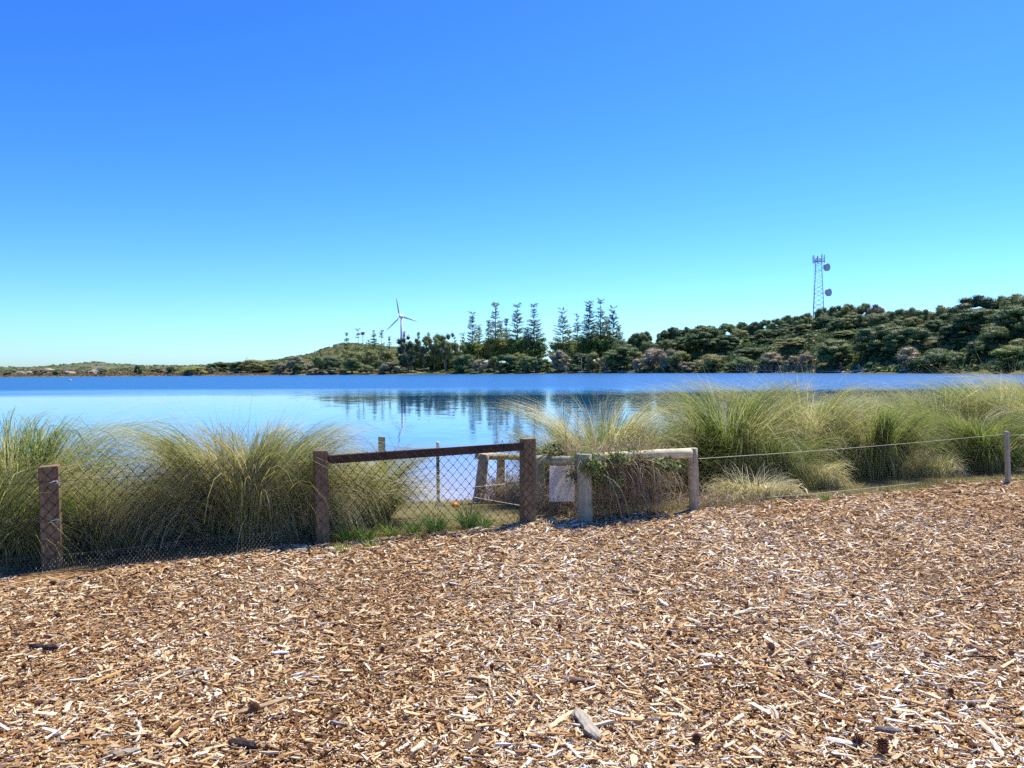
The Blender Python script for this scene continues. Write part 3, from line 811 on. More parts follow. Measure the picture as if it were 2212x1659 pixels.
tuss(1625, 1040, 10.25, .55, 3200, 'flattened straw-coloured tussock at the foot of the end post', 29, (.02, 0), 1.5, .85, 5)
tuss(1745, 990, 11.35, .6, 3000, 'grey-brown half dead tussock under the white wire', 30, LW, 1.2, .75, 5)
tuss(2010, 975, 12.6, .6, 2800, 'dry sandy-coloured tussock low on the bank beside the bulging one', 31, LW, 1.3, .8, 5)

# dark seed spikes standing in the tussocks behind the rail
mb = MB()
rg = np.random.default_rng(5)
for k in range(26):
    D_ = rg.uniform(10.6, 11.6); px = rg.choice([rg.uniform(1190, 1260), rg.uniform(1380, 1560)])
    x = colX(px, D_); zt_ = P(px, rg.uniform(915, 965), D_).z
    lean = rg.uniform(-.05, .16)
    a_ = Vector((x - lean, D_, -.05)); b_ = Vector((x + lean * .6, D_, zt_))
    mb.tube([a_, a_.lerp(b_, .6), b_.lerp(a_, .14)], .0028, 4)
    for q in np.linspace(.86, 1, 6):
        c_ = a_.lerp(b_, q); mb.tube([c_ + Vector((-.006, 0, -.014)), c_, c_ + Vector((.008, 0, .014))], [.003, .008, .002], 4)
tag(mb.build('seed_spikes', M_seed), 'black seed spikes poking out of the tussocks behind the rails', 'seed heads', kind='stuff')

# strappy green tufts at the foot of the chain link
def tuft_mesh(seed, H, n, straw):
    rg = np.random.default_rng(seed)
    a = rg.uniform(0, 2 * np.pi, n); rr = .05 * np.sqrt(rg.uniform(0, 1, n))
    base = np.stack([rr * np.cos(a), rr * np.sin(a), np.full(n, -.01)], -1)
    V, F, T = blades(base, a + rg.normal(0, .5, n), rg.uniform(.1, .9, n), rg.uniform(.4, 1.7, n), H * rg.uniform(.7, 1.4, n), .007 * rg.uniform(.6, 1.3, n), 5, (0, 0), np.clip(straw + rg.normal(0, .16, n), 0, 1), .25, 1.5, rg)
    return np_mesh('grass_tuft', V, F, M_fresh, {'tint': ('POINT', T)})
for k, (px, py, H, n, st, lab) in enumerate([
    (742, 1190, .11, 90, .75, 'small yellow-green tuft on the wood chips below the gate post'),
    (752, 1168, .20, 150, .5, 'green tuft at the right foot of the left gate post'),
    (790, 1168, .19, 140, .6, 'ragged pale tuft second from the left gate post'),
    (800, 1182, .10, 70, .85, 'tiny straw-yellow tuft on the edge of the wood chips'),
    (845, 1155, .15, 120, .7, 'yellowish grass tuft at the middle of the chain link bottom'),
    (893, 1152, .17, 120, .6, 'thin leafy tuft left of the dark green pair'),
    (940, 1148, .27, 170, .2, 'dark green strappy tuft, left one of the pair by the chain link'),
    (1012, 1140, .29, 190, .22, 'largest dark green strappy tuft near the right gate post'),
    (1045, 1140, .17, 90, .55, 'sprawling light tuft right of the largest dark one'),
    (905, 1165, .09, 60, .75, 'very small tuft among wood chips under the rail'),
    (1780, 1082, .12, 90, .6, 'low green tuft on the chips below the white wire')]):
    g = G(px, py)
    tag(link('grass_tuft', tuft_mesh(100 + k, H, n, st), None, (g.x, g.y, nz(g.x, g.y))), lab, 'grass tuft', 'small tufts at the fence foot')

# short turf of the bank
rg = np.random.default_rng(11)
n = 42000
u = rg.uniform(-7.5, 13.5, n); d = rg.uniform(-.12, 4.5, n) ** 1.0
d = np.where(rg.uniform(0, 1, n) < .35, np.abs(rg.normal(0, .22, n)) - .05, d)
x = FT[0] * u + FN[0] * d; y = FY0 + FT[1] * u + FN[1] * d
keep = near_z(x, y) > WATER_Z - .03
patchy = np.sin(x * 2.3 + 1) * np.sin(y * 2.9) + rg.normal(0, .5, n)
keep &= patchy > -.55
x, y = x[keep], y[keep]; n = len(x)
base = np.stack([x, y, near_z(x, y) - .01], -1)
V, F, Tn = blades(base, rg.uniform(0, 2 * np.pi, n), rg.uniform(.1, .9, n), rg.uniform(.2, 1.2, n), rg.uniform(.03, .11, n), rg.uniform(.004, .008, n), 2, (0, 0), np.clip(.45 + .2 * np.sin(x * 1.1 + y) + rg.normal(0, .2, n), 0, 1), .2, 1.3, rg)
tag(link('bank_turf', np_mesh('bank_turf', V, F, M_turf, {'tint': ('POINT', Tn)})), 'short dry turf on the bank between fence and water', 'grass', kind='stuff')

# ------------------------------------------------------------------ creeper over the log rails
def creeper(name, label, loc, boxes, n_stem, n_leaf, leafspots, seed, follow=0):
    rg = np.random.default_rng(seed)
    root = empty(name, loc, 0, label, 'creeper')
    B, PH, TH, BE, LL, TI = [], [], [], [], [], []
    for (x0, x1, y0, y1, z0, z1, wt) in boxes:
        k = int(n_stem * wt)
        xs = rg.uniform(x0, x1, k) + rg.normal(0, .05, k)
        yr = np.interp(xs, [q_front.x, q_end.x], [q_front.y + .05, q_end.y]) if follow else 0
        B.append(np.stack([xs, yr + rg.uniform(y0, y1, k), rg.uniform(z0, z1, k) - .10 * rg.uniform(0, 1, k) ** 2 * follow], -1))
        PH.append(rg.uniform(0, 2 * np.pi, k)); TH.append(rg.uniform(.2, 2.2, k)); BE.append(rg.normal(1.6, .9, k)); LL.append(rg.gamma(4, .085, k).clip(.08, .75)); TI.append(np.clip(rg.normal(.5, .25, k), 0, 1))
    B = np.concatenate(B); k = len(B)
    V, F, Tn = blades(B - np.array(loc), np.concatenate(PH), np.concatenate(TH), np.concatenate(BE), np.concatenate(LL), rg.uniform(.003, .008, k), 6, (0, 0), np.concatenate(TI), .15, 1.2, rg)
    st = link('dead_stems', np_mesh('dead_stems', V, F, M_dead, {'tint': ('POINT', Tn)}), root); st['kind'] = 'stuff'
    C = []
    for (sx, sy, sz, r, wt) in leafspots:
        m = int(n_leaf * wt); C.append(np.array([sx, sy, sz]) + rg.normal(0, 1, (m, 3)) * np.array([r, r * .45, r * .6]))
    C = np.concatenate(C) - np.array(loc); m = len(C)
    nrm = rg.normal(0, 1, (m, 3)) + [0, -.3, .9]; nrm /= np.linalg.norm(nrm, axis=1)[:, None]
    ref = rg.normal(0, 1, (m, 3)); a = np.cross(nrm, ref); a /= np.linalg.norm(a, axis=1)[:, None]; b = np.cross(nrm, a)
    s = rg.uniform(.010, .024, m)[:, None]
    V = np.stack([C - a * s * 1.5, C + b * s * .8 + nrm * s * .3, C + a * s * 1.6, C - b * s * .8 + nrm * s * .3], 1).reshape(-1, 3)
    lf = link('vine_leaves', np_mesh('vine_leaves', V, np.arange(4 * m).reshape(-1, 4), M_vine_leaf, {'tint': ('POINT', np.repeat(np.clip(rg.normal(.6, .25, m), 0, 1), 4))}), root)
    lf['kind'] = 'stuff'
    return root
def wp(px, py, D): return tuple(P(px, py, D))
cz = [(1278, 1008), (1268, 990), (1300, 1000), (1330, 992), (1360, 985), (1385, 994), (1410, 1002), (1290, 1030), (1255, 1028), (1440, 1005), (1320, 1040), (1345, 985)]
creeper('creeper', 'tangled brown creeper with green tips spilling over the long log rail', (1.3, 9.1, 0),
        [(q_front.x + .05, q_end.x - .35, -.02, .35, .50, .72, .30), (q_front.x - .10, q_front.x + .8, -.14, .15, .52, .78, .16), (q_front.x + .1, q_end.x - .3, -.05, .45, .15, .5, .18), (q_front.x - .45, q_end.x + .35, .0, .5, -.02, .10, .16), (q_end.x - .2, q_end.x + 1.0, .15, .5, -.02, .08, .12)],
        5600, 4200, [(*wp(a, b, 8.40 + .12 * ((i * 7) % 3) + max(0, (a - 1290) / 250)), .06, .1) for i, (a, b) in enumerate(cz)], 31, 1)
creeper('creeper', 'leafy sprig climbing over the short rail above the sign board', (.6, 9.4, 0),
        [(.38, .85, 9.1, 9.5, -.02, .18, .5), (.50, .75, 9.25, 9.4, .55, .78, .16), (.2, .8, 9.6, 10.4, -.05, .25, .4)],
        2200, 900, [(*wp(1206, 985, 9.25), .06, .34), (*wp(1200, 965, 9.35), .05, .25), (*wp(1218, 1010, 9.2), .04, .2), (*wp(1185, 975, 9.5), .04, .12)], 32)
bk = P(1085, 1080, 11.6)
creeper('dead_brush', 'dark dead brush heaped round the leaning posts on the bank', (bk.x, bk.y, nz(bk.x, bk.y)),
        [(bk.x - .28, bk.x + .65, bk.y - .5, bk.y + .3, -.30, .02, 1.0), (bk.x + .1, bk.x + .8, bk.y - 1.4, bk.y - .3, -.2, .05, .5)], 2600, 160, [(bk.x + .2, bk.y, -.1, .2, 1)], 33)

# orange lump and a dark log shape added to stand in for the dark patch beside it, on the bank behind the chain link
g = G(984, 1093, -.12)
mb = MB()
for k in range(9):
    a = k * 2.4; mb.tube([(.018 * math.cos(a), .018 * math.sin(a), .0), (.026 * math.cos(a), .026 * math.sin(a), .035), (.010 * math.cos(a), .010 * math.sin(a), .07)], [.016, .024, .008], 7)
tag(mb.build('orange_fruit', M_orange, None, True, (g.x, g.y, nz(g.x, g.y) - .01)), 'small bright orange lump lying on the bank behind the chain link', 'fruit')
a_, b_ = G(948, 1080, -.14), G(985, 1108, -.05)
lg = link('driftwood', log_mesh('driftwood', .055, .04, (b_ - a_).length, simple('dark_patch_wood', (.04, .03, .022), .8, 0, .4, 10, .3), 'X', 10, .14, 77), None, (a_.x, a_.y, nz(a_.x, a_.y) + .03))
lg.rotation_euler = (0, 0, math.atan2(b_.y - a_.y, b_.x - a_.x))
tag(lg, 'dark log shape added for the dark patch on the bank beside the orange lump', 'driftwood')

# ================================================================== WOOD CHIP MULCH
def mulch_region(n, y0, y1, rg):
    y = rg.uniform(y0, y1, n); x = rg.uniform(-.74, .74, n) * y + rg.uniform(-1.6, 2.2, n)
    d = fd(x, y)
    edge = .05 + .16 * np.sin(x * 2.1) + .1 * np.sin(x * 5.3) - np.where(x < -1.7, .28, 0) + .35 * np.clip((x - 2.4) / 2, 0, 1) * 0
    k = d < edge + np.abs(rg.normal(0, .12, n)) - .15
    return x[k], y[k]
def chip_boxes(x, y, L, W, Th, rg, lift, faces=5):
    n = len(x)
    yaw = rg.uniform(0, np.pi * 2, n); pit = rg.normal(0, .20, n); rol = rg.normal(0, .32, n)
    cy, sy, cp, sp, cr, sr = np.cos(yaw), np.sin(yaw), np.cos(pit), np.sin(pit), np.cos(rol), np.sin(rol)
    ax = np.stack([cy * cp, sy * cp, sp], -1)
    ay = np.stack([-sy * cr + cy * sp * sr, cy * cr + sy * sp * sr, -cp * sr], -1)
    az = np.cross(ax, ay)
    e0 = rg.uniform(.25, 1, n); e1 = rg.uniform(.15, 1, n); sk0 = rg.normal(0, .3, n); sk1 = rg.normal(0, .3, n)
    c = np.stack([x, y, near_z(x, y) + lift], -1)
    def pt(sx, w, off, z): return c + ax * (sx * L / 2)[:, None] + ay * (w * W / 2 + off * W / 2)[:, None] + az * (z * Th / 2)[:, None]
    o = np.ones(n)
    vs = [pt(-o, -e0, sk0, -o), pt(o, -e1, sk1, -o), pt(o, e1, sk1, -o), pt(-o, e0, sk0, -o), pt(-o, -e0 * .9, sk0, o), pt(o, -e1 * .9, sk1, o), pt(o, e1 * .9, sk1, o), pt(-o, e0 * .9, sk0, o)]
    V = np.stack(vs, 1).reshape(-1, 3)
    f = np.array([[4, 5, 6, 7], [0, 1, 5, 4], [2, 3, 7, 6], [1, 2, 6, 5], [3, 0, 4, 7]][:faces])
    F = (f[None] + (np.arange(n) * 8)[:, None, None]).reshape(-1, 4)
    return V, F
def chip_tint(n, x, rg):
    t = rg.beta(2.0, 1.22, n)
    return np.clip(t + .05 * np.sin(x * .7) + .05 * np.sin(x * 2.9 + 1) - .30 * (rg.uniform(0, 1, n) < .24), 0, 1)
rg = np.random.default_rng(41)
Vs, Fs, Ts, off = [], [], [], 0
for n, y0, y1, faces, lmin, lmean, k in ((70000, 2.4, 4.2, 5, .006, .020, 1), (90000, 4.2, 6.4, 5, .008, .022, 1), (64000, 6.4, 8.6, 5, .012, .029, 1), (60000, 8.6, 13.5, 3, .018, .039, 1)):
    x, y = mulch_region(n, y0, y1, rg); n = len(x)
    L = np.clip(rg.lognormal(math.log(lmean), .68, n), lmin, .15)
    W = np.clip(L * rg.uniform(.12, .5, n), .004, .027); Th = rg.uniform(.002, .007, n)
    V, F = chip_boxes(x, y, L, W, Th, rg, rg.uniform(.0, .026, n), faces)
    t = chip_tint(n, x, rg)
    Vs.append(V); Fs.append(F + off); Ts.append(np.repeat(t, 8)); off += len(V)
mulch = link('wood_chip_mulch', np_mesh('wood_chip_mulch', np.concatenate(Vs), np.concatenate(Fs), M_chip, {'tint': ('POINT', np.concatenate(Ts))}))
tag(mulch, 'thick layer of splintered wood chips covering the near ground', 'wood chips', kind='stuff')

# the larger pieces one can pick out, each its own object lying in the mulch
def splinter_mesh(seed, L=1.0):
    rg = np.random.default_rng(seed)
    k = 5
    t = np.linspace(-.5, .5, k)
    w = .5 * np.clip(1 - np.abs(t * 2) ** 3 * rg.uniform(.3, .9), .12, 1) * rg.uniform(.8, 1.15, k)
    cx = rg.normal(0, .12, k); h = .5 * rg.uniform(.6, 1, k); bz = .35 * (t ** 2) * rg.uniform(-1, 2) + rg.normal(0, .08, k)
    rows = []
    for i in range(k):
        rows += [(t[i], cx[i] - w[i], bz[i] - h[i]), (t[i], cx[i] + w[i], bz[i] - h[i]), (t[i], cx[i] + w[i] * .75, bz[i] + h[i]), (t[i], cx[i] - w[i] * .75, bz[i] + h[i] * .8)]
    F = []
    for i in range(k - 1):
        for j in range(4): F.append([i * 4 + j, i * 4 + (j + 1) % 4, i * 4 + 4 + (j + 1) % 4, i * 4 + 4 + j])
    F += [[0, 3, 2, 1], [(k - 1) * 4, (k - 1) * 4 + 1, (k - 1) * 4 + 2, (k - 1) * 4 + 3]]
    return np_mesh('wood_chip', np.array(rows), np.array(F), M_chip_obj, {'tint': ('POINT', np.full(len(rows), .6))})
SPL = [splinter_mesh(200 + k) for k in range(12)]
pal = [(.80, .66, .45), (.86, .78, .62), (.70, .50, .27), (.62, .38, .16), (.50, .27, .11), (.30, .15, .08), (.40, .35, .30), (.20, .12, .08), (.88, .82, .74), (.66, .42, .18)]
rg = np.random.default_rng(52)
x, y = mulch_region(900, 3.0, 9.5, rg)
cnt = 0
for xx, yy in zip(x, y):
    if cnt >= 280 or fd(xx, yy) > -.25: continue
    if rg.uniform() > min(1, 3.6 / yy + .25): continue
    L = float(np.clip(rg.lognormal(math.log(.075), .35), .05, .17)); W = float(np.clip(L * rg.uniform(.12, .34), .010, .035))
    o = link('wood_chip', SPL[cnt % 12], mulch, (xx, yy, nz(xx, yy) + .022 + rg.uniform(0, .008)), (rg.normal(0, .25), rg.normal(0, .13), rg.uniform(0, 6.28)), (L, W, rg.uniform(.006, .014)))
    c = pal[rg.integers(0, len(pal))]; f = rg.uniform(.85, 1.1)
    o.color = (c[0] * f, c[1] * f, c[2] * f, 1)
    cnt += 1

def stick(name, label, a, b, w, th, col, seed, bow=0.0, cat='wood piece', lift=.012, round_=False):
    """a piece of wood lying between two places of the photograph's pixels"""
    A, B = T(*a), T(*b)
    A.z = nz(A.x, A.y) + lift; B.z = nz(B.x, B.y) + lift
    d = B - A; L = d.length
    rg = np.random.default_rng(seed)
    k = 9; t = np.linspace(0, 1, k)
    side = Vector((-d.y, d.x, 0)).normalized()
    mb = MB()
    if round_:
        pts = [Vector((L * (q - .5), bow * L * math.sin(math.pi * q) + rg.normal(0, .004), w * .5 + .3 * bow * L * math.sin(math.pi * q * 2))) for q in t]
        mb.tube(pts, w * np.clip(1 - .35 * t, .2, 1) * rg.uniform(.85, 1.15, k), 9)
    else:
        rows = []; prof = np.clip(1 - np.abs(t * 2 - 1) ** 4 * .75, .1, 1) * rg.uniform(.85, 1.12, k)
        ncs = 8
        for i in range(k):
            ridge = rg.uniform(.7, 1.2, ncs)
            for j in range(ncs):
                a_ = j * 2 * math.pi / ncs + .3
                rows.append((L * (t[i] - .5) + rg.normal(0, .004), w * prof[i] * math.cos(a_) * ridge[j] + bow * L * math.sin(math.pi * t[i]), th * prof[i] ** .5 * math.sin(a_) * ridge[j] + th * .8))
        F = []
        for i in range(k - 1):
            for j in range(ncs): F.append([i * ncs + j, i * ncs + (j + 1) % ncs, (i + 1) * ncs + (j + 1) % ncs, (i + 1) * ncs + j])
        mb.add(rows, F, [[0, j + 1, j] for j in range(1, ncs - 1)] + [[(k - 1) * ncs, (k - 1) * ncs + j, (k - 1) * ncs + j + 1] for j in range(1, ncs - 1)])
    o = mb.build(name, M_chip_obj, None, round_, (A + B) / 2)
    o.rotation_euler = (0, -math.atan2(d.z, math.hypot(d.x, d.y)), math.atan2(d.y, d.x))
    o.color = (*col, 1)
    return tag(o, label, cat, 'large wood pieces on the mulch')
GREY, PALE, TAN, DARK, OCH, BRN = (.42, .36, .28), (.84, .71, .50), (.70, .50, .28), (.07, .05, .045), (.66, .40, .14), (.30, .17, .10)
stick('bark_slab', 'thick grey splintered slab with a pale broken end near the bottom centre', (1440, 1786), (1495, 1860), .036, .022, (.50, .44, .33), 1, 0, 'bark')
stick('split_stick', 'pale yellow split stick pointing at the grey slab', (1364, 1840), (1432, 1786), .017, .012, (.84, .68, .40), 2)
stick('bark_slab', 'dark stubby block of charred bark near the left edge', (72, 1626), (144, 1628), .022, .020, DARK, 3, 0, 'bark')
stick('split_stick', 'ochre split stick with a dark end, left of the long curved branch', (226, 1722), (314, 1684), .014, .012, OCH, 4)
stick('branch', 'long curved brown branch on the chips, lower left', (585, 1800), (724, 1758), .020, .014, (.52, .36, .20), 5, -.05, 'branch')
stick('bark_slab', 'flat grey weathered slab at the bottom left edge', (268, 1904), (352, 1888), .020, .012, GREY, 6, 0, 'bark')
stick('bark_slab', 'black charred bark chunk right of the grey slab, bottom left', (574, 1872), (640, 1884), .026, .018, DARK, 7, .05, 'bark')
stick('split_stick', 'wide cream splinter along the bottom left', (400, 1876), (470, 1868), .016, .006, PALE, 8)
stick('twig', 'short bleached twig standing out near the bottom left, pointing down', (346, 1816), (338, 1868), .009, .008, (.82, .72, .58), 9, .06, 'twig', .012, True)
stick('split_stick', 'reddish tan flake lying below the ochre stick', (158, 1860), (232, 1836), .018, .007, (.62, .36, .16), 10)
stick('branch', 'dark narrow branch under the left part of the mulch edge', (215, 1497), (300, 1481), .016, .012, BRN, 11, .03, 'branch')
stick('split_stick', 'pale round-ended stick lying upper right of centre', (1832, 1548), (1884, 1529), .014, .010, (.88, .80, .66), 12)
stick('bark_slab', 'dark plank-like piece with a shadow below it, right of centre', (1744, 1581), (1826, 1583), .016, .012, (.17, .10, .07), 13, 0, 'bark')
stick('bark_slab', 'bleached flaky bark piece on an orange splinter', (1740, 1648), (1812, 1655), .022, .010, (.80, .70, .58), 14, .04, 'bark')
stick('split_stick', 'forked ochre splint lying level, right of the grey slab', (1632, 1792), (1744, 1802), .013, .008, (.72, .50, .20), 15, .02)
stick('split_stick', 'pale square-ended stick between the ochre splint and the bleached twig', (1818, 1822), (1860, 1795), .013, .011, PALE, 16)
stick('twig', 'bleached bent twig with grey bark, lower right of centre', (1928, 1778), (1942, 1832), .009, .008, (.62, .56, .50), 17, .1, 'twig', .012, True)
stick('twig', 'curved grey twig standing above the chips on the right', (2074, 1548), (2082, 1596), .011, .010, (.45, .38, .34), 18, .12, 'twig', .018, True)
stick('split_stick', 'long thin grey stick at the right, below the row of cones', (2378, 1764), (2516, 1762), .011, .009, (.45, .40, .36), 19)
stick('bark_slab', 'grey-brown slab slanting down, right side of the mulch', (2294, 1706), (2370, 1736), .015, .010, (.36, .29, .24), 20, 0, 'bark')
stick('bark_slab', 'stack of dark flat bark near the bottom right cones', (2186, 1833), (2258, 1840), .020, .014, (.22, .19, .18), 21, 0, 'bark')
stick('bark_slab', 'wide cream slab with grey top at the bottom right', (2062, 1858), (2136, 1870), .024, .012, (.78, .70, .60), 22, 0, 'bark')
stick('split_stick', 'long cream splinter slanting down at the bottom right edge', (2442, 1808), (2490, 1852), .015, .010, PALE, 23)
stick('split_stick', 'cream stick beside the bottom right corner', (2478, 1860), (2508, 1904), .016, .012, (.84, .74, .60), 24)
stick('branch', 'bent brown branch lying far right halfway up the mulch', (2406, 1622), (2462, 1638), .017, .013, (.33, .22, .16), 25, .06, 'branch')
stick('bark_slab', 'big reddish brown sliver left of the bottom edge centre', (1410, 1700), (1490, 1716), .018, .010, (.25, .18, .15), 26, .05, 'bark')
stick('split_stick', 'ochre strip with a dark edge on the left, above the curved branch', (368, 1682), (440, 1670), .011, .008, (.60, .38, .18), 27)
stick('split_stick', 'dark grey strip beside the cream chips, left of centre', (444, 1694), (532, 1680), .012, .009, (.32, .29, .27), 28)
stick('branch', 'brown fallen stick just right of centre at the back of the mulch', (1540, 1477), (1610, 1489), .014, .012, (.27, .17, .12), 29, 0, 'branch')

STICKS = [o for o in scene.objects if o.get('group') == 'large wood pieces on the mulch']
# pine cones
def cone_mesh(seed):
    rg = np.random.default_rng(seed); mb = MB()
    ns = 64
    for i in range(ns):
        t = (i + .5) / ns; a = i * 2.39996; z = .92 - t * .84
        r = .42 * math.sin(math.pi * min(1, .12 + .80 * t)) ** .8
        u = np.array([math.cos(a), math.sin(a), 0]); s = np.array([-math.sin(a), math.cos(a), 0]); up = np.array([0, 0, 1.0])
        root = u * r * .45 + up * z; ln = .24 * (1 + rg.normal(0, .12)); ti = u * (r * .45 + ln) + up * (z + .10 + .10 * t)
        w = .13
        V = [root - s * w * .5, root + s * w * .5, ti + s * w * .8, ti - s * w * .8, ti * 1.02 - up * .06, root - up * .07]
        mb.add(V, [[0, 1, 2, 3]], [[3, 2, 4], [0, 3, 4], [0, 4, 5], [1, 4, 2], [1, 5, 4]], np.array([.2, .2, .8, .8, .6, .1]))
    mb.tube([(0, 0, .04), (0, 0, .3), (0, 0, .7), (0, 0, .93)], [.10, .24, .2, .05], 8, tint=.05)
    return mb.mesh('pine_cone', M_cone)
USED = set()
CONES = [cone_mesh(s) for s in (1, 2, 3)]
rg = np.random.default_rng(61)
spots = [(1401, 1581), (1670, 1596), (1446, 1717), (1515, 1746), (1739, 1869), (1229, 1674), (1699, 1659), (1934, 1645), (2022, 1674), (2085, 1726), (2126, 1503),
         (2254, 1547), (2379, 1748), (2439, 1776), (2157, 1864), (2295, 1836), (2207, 1898), (2439, 1886), (123, 1466), (148, 1544), (63, 1681), (108, 1772), (430, 1851), (651, 1790), (955, 1644), (2520, 1650)]
own = {(1934, 1645): 'upright brown pine cone right of the bleached flaky bark', (1739, 1869): 'round dark pine cone at the bottom, below the forked ochre splint',
       (2207, 1898): 'large blackish pine cone at the bottom right edge', (123, 1466): 'reddish cone beside the fence shadow at the left', (651, 1790): 'small rusty cone lying against the long curved branch',
       (1446, 1717): 'half open grey cone above the pale split stick', (2157, 1864): 'spiky brown cone touching the wide cream slab'}
for k, (tx, ty) in enumerate(spots):
    p = T(tx, ty)
    s = .050 if (tx, ty) in own else rg.uniform(.032, .044)
    if (tx, ty) == (2207, 1898): s = .068
    o = link('pine_cone', CONES[k % 3], None, (p.x, p.y, nz(p.x, p.y) + .02 + s * .33), (rg.uniform(.9, 2.0) if k % 4 else .15, rg.uniform(-.3, .3), rg.uniform(0, 6.28)), (s, s, s * 1.05))
    if not k % 4: o.location.z -= s * .3
    near = min(STICKS, key=lambda q: (q.location - o.location).length)
    dv = o.location - near.location
    way = ('just right of' if dv.x > 0 else 'just left of') if abs(dv.x) > abs(dv.y) * .6 else ('just behind' if dv.y > 0 else 'just in front of')
    if dv.length > .45: way = way.replace('just ', '') if 'of' in way and 'front' not in way else way.replace('just', 'further')
    lab = own.get((tx, ty), 'small brown pine cone ' + way + ' the ' + near['label'].split(',')[0])
    if lab in USED: lab = lab.replace('small brown', 'tiny dark' if s < .038 else 'second small brown')
    USED.add(lab)
    tag(o, ' '.join(lab.split()[:16]), 'pine cone', 'pine cones on the mulch')

# ================================================================== FAR TREES AND SHRUBS
trng = np.random.default_rng(77)
def unit(v): return v / (np.linalg.norm(v, axis=-1, keepdims=True) + 1e-9)
def leaf_quads(C, N, size, rg, tint, cell=1.0):
    n = len(C)
    ref = rg.normal(0, 1, (n, 3)); a = unit(np.cross(N, ref)); b = np.cross(N, a)
    s = (size * rg.uniform(.6, 1.3, n))[:, None]
    V = np.stack([C - a * s, C - b * s * .7, C + a * s, C + b * s * .7], 1).reshape(-1, 3)
    return V, np.arange(4 * n).reshape(-1, 4), np.repeat(tint, 4)
def crown_from_lobes(name, cen, rad, flat, per, size, seed, ragged=.12, core=True):
    """foliage: every lobe is a shell of small leaf clumps, thick on top, open beneath"""
    rg = np.random.default_rng(seed)
    K = len(cen); Vs, Fs, Ts, off = [], [], [], 0
    cnt = np.maximum(30, (per * (rad / rad.mean()) ** 2).astype(int))
    idx = np.repeat(np.arange(K), cnt); n = len(idx)
    u = unit(rg.normal(0, 1, (n, 3))); u[:, 2] = np.where(u[:, 2] < -.35, -u[:, 2], u[:, 2])
    r = rad[idx] * (1 + rg.normal(0, ragged, n))
    C = cen[idx] + u * r[:, None] * np.array([1, 1, flat])
    N = unit(u * np.array([1, 1, 1 / flat]) + rg.normal(0, .28, (n, 3)))
    t = np.clip(.6 + rg.normal(0, .16, K)[idx] + rg.normal(0, .09, n), 0, 1)
    V, F, Tn = leaf_quads(C, N, np.full(n, size), rg, t)
    Vs.append(V); Fs.append(F); Ts.append(Tn); off = len(V)
    F3 = []
    if core:                                              # darker-toned foliage core added to stop light leaking through each lobe
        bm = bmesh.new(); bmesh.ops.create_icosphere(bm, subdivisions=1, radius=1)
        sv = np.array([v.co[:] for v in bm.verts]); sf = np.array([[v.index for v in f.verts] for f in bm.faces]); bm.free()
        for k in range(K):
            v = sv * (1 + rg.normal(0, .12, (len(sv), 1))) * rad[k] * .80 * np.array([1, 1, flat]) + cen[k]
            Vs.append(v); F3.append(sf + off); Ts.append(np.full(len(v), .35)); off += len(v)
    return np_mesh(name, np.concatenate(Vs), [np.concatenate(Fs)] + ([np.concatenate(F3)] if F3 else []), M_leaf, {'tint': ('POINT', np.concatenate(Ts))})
def dome_lobes(seed, K, z0, flat_top=.5, r=(.10, .17), top_bias=.0):
    rg = np.random.default_rng(seed)
    u = unit(rg.normal(0, 1, (K, 3))); u[:, 2] = np.abs(u[:, 2])
    s = rg.uniform(.55, 1.0, K) ** .35
    asym = 1 + .22 * np.sin(np.arctan2(u[:, 1], u[:, 0]) * 2 + seed) + .12 * np.sin(np.arctan2(u[:, 1], u[:, 0]) * 3 + seed * 2)
    c = np.stack([u[:, 0] * .40 * s * asym, u[:, 1] * .40 * s * asym, z0 + (1 - z0 - .10) * u[:, 2] ** .62 * s], -1)
    return c, rg.uniform(*r, K)
CR = {'dome': [], 'umbrella': [], 'bush': [], 'twig': [], 'gum': []}
for k in range(4):
    c, r = dome_lobes(300 + k, 60, .06, r=(.10, .17)); CR['dome'].append(crown_from_lobes('crown', c, r, .74, 190, .0125, 300 + k, .09))
    c, r = dome_lobes(320 + k, 66, .12, r=(.10, .16)); CR['umbrella'].append(crown_from_lobes('crown', c, r, .62, 190, .0125, 320 + k, .09))
    c, r = dome_lobes(340 + k, 22, .02, r=(.14, .24)); CR['bush'].append(crown_from_lobes('crown', c, r, .8, 230, .019, 340 + k, .16))
    c, r = dome_lobes(360 + k, 30, .04, r=(.11, .19)); CR['twig'].append(crown_from_lobes('crown', c, r, .9, 140, .0135, 360 + k, .24))
    rg = np.random.default_rng(380 + k)
    c = np.stack([rg.normal(0, .22, 38), rg.normal(0, .22, 38), np.clip(rg.beta(2.2, 1.5, 38), .16, .95)], -1); c[:, :2] *= (1.15 - .55 * np.abs(c[:, 2:3] - .45))
    CR['gum'].append(crown_from_lobes('crown', c, rg.uniform(.055, .12, 38), .85, 130, .0145, 380 + k, .26))
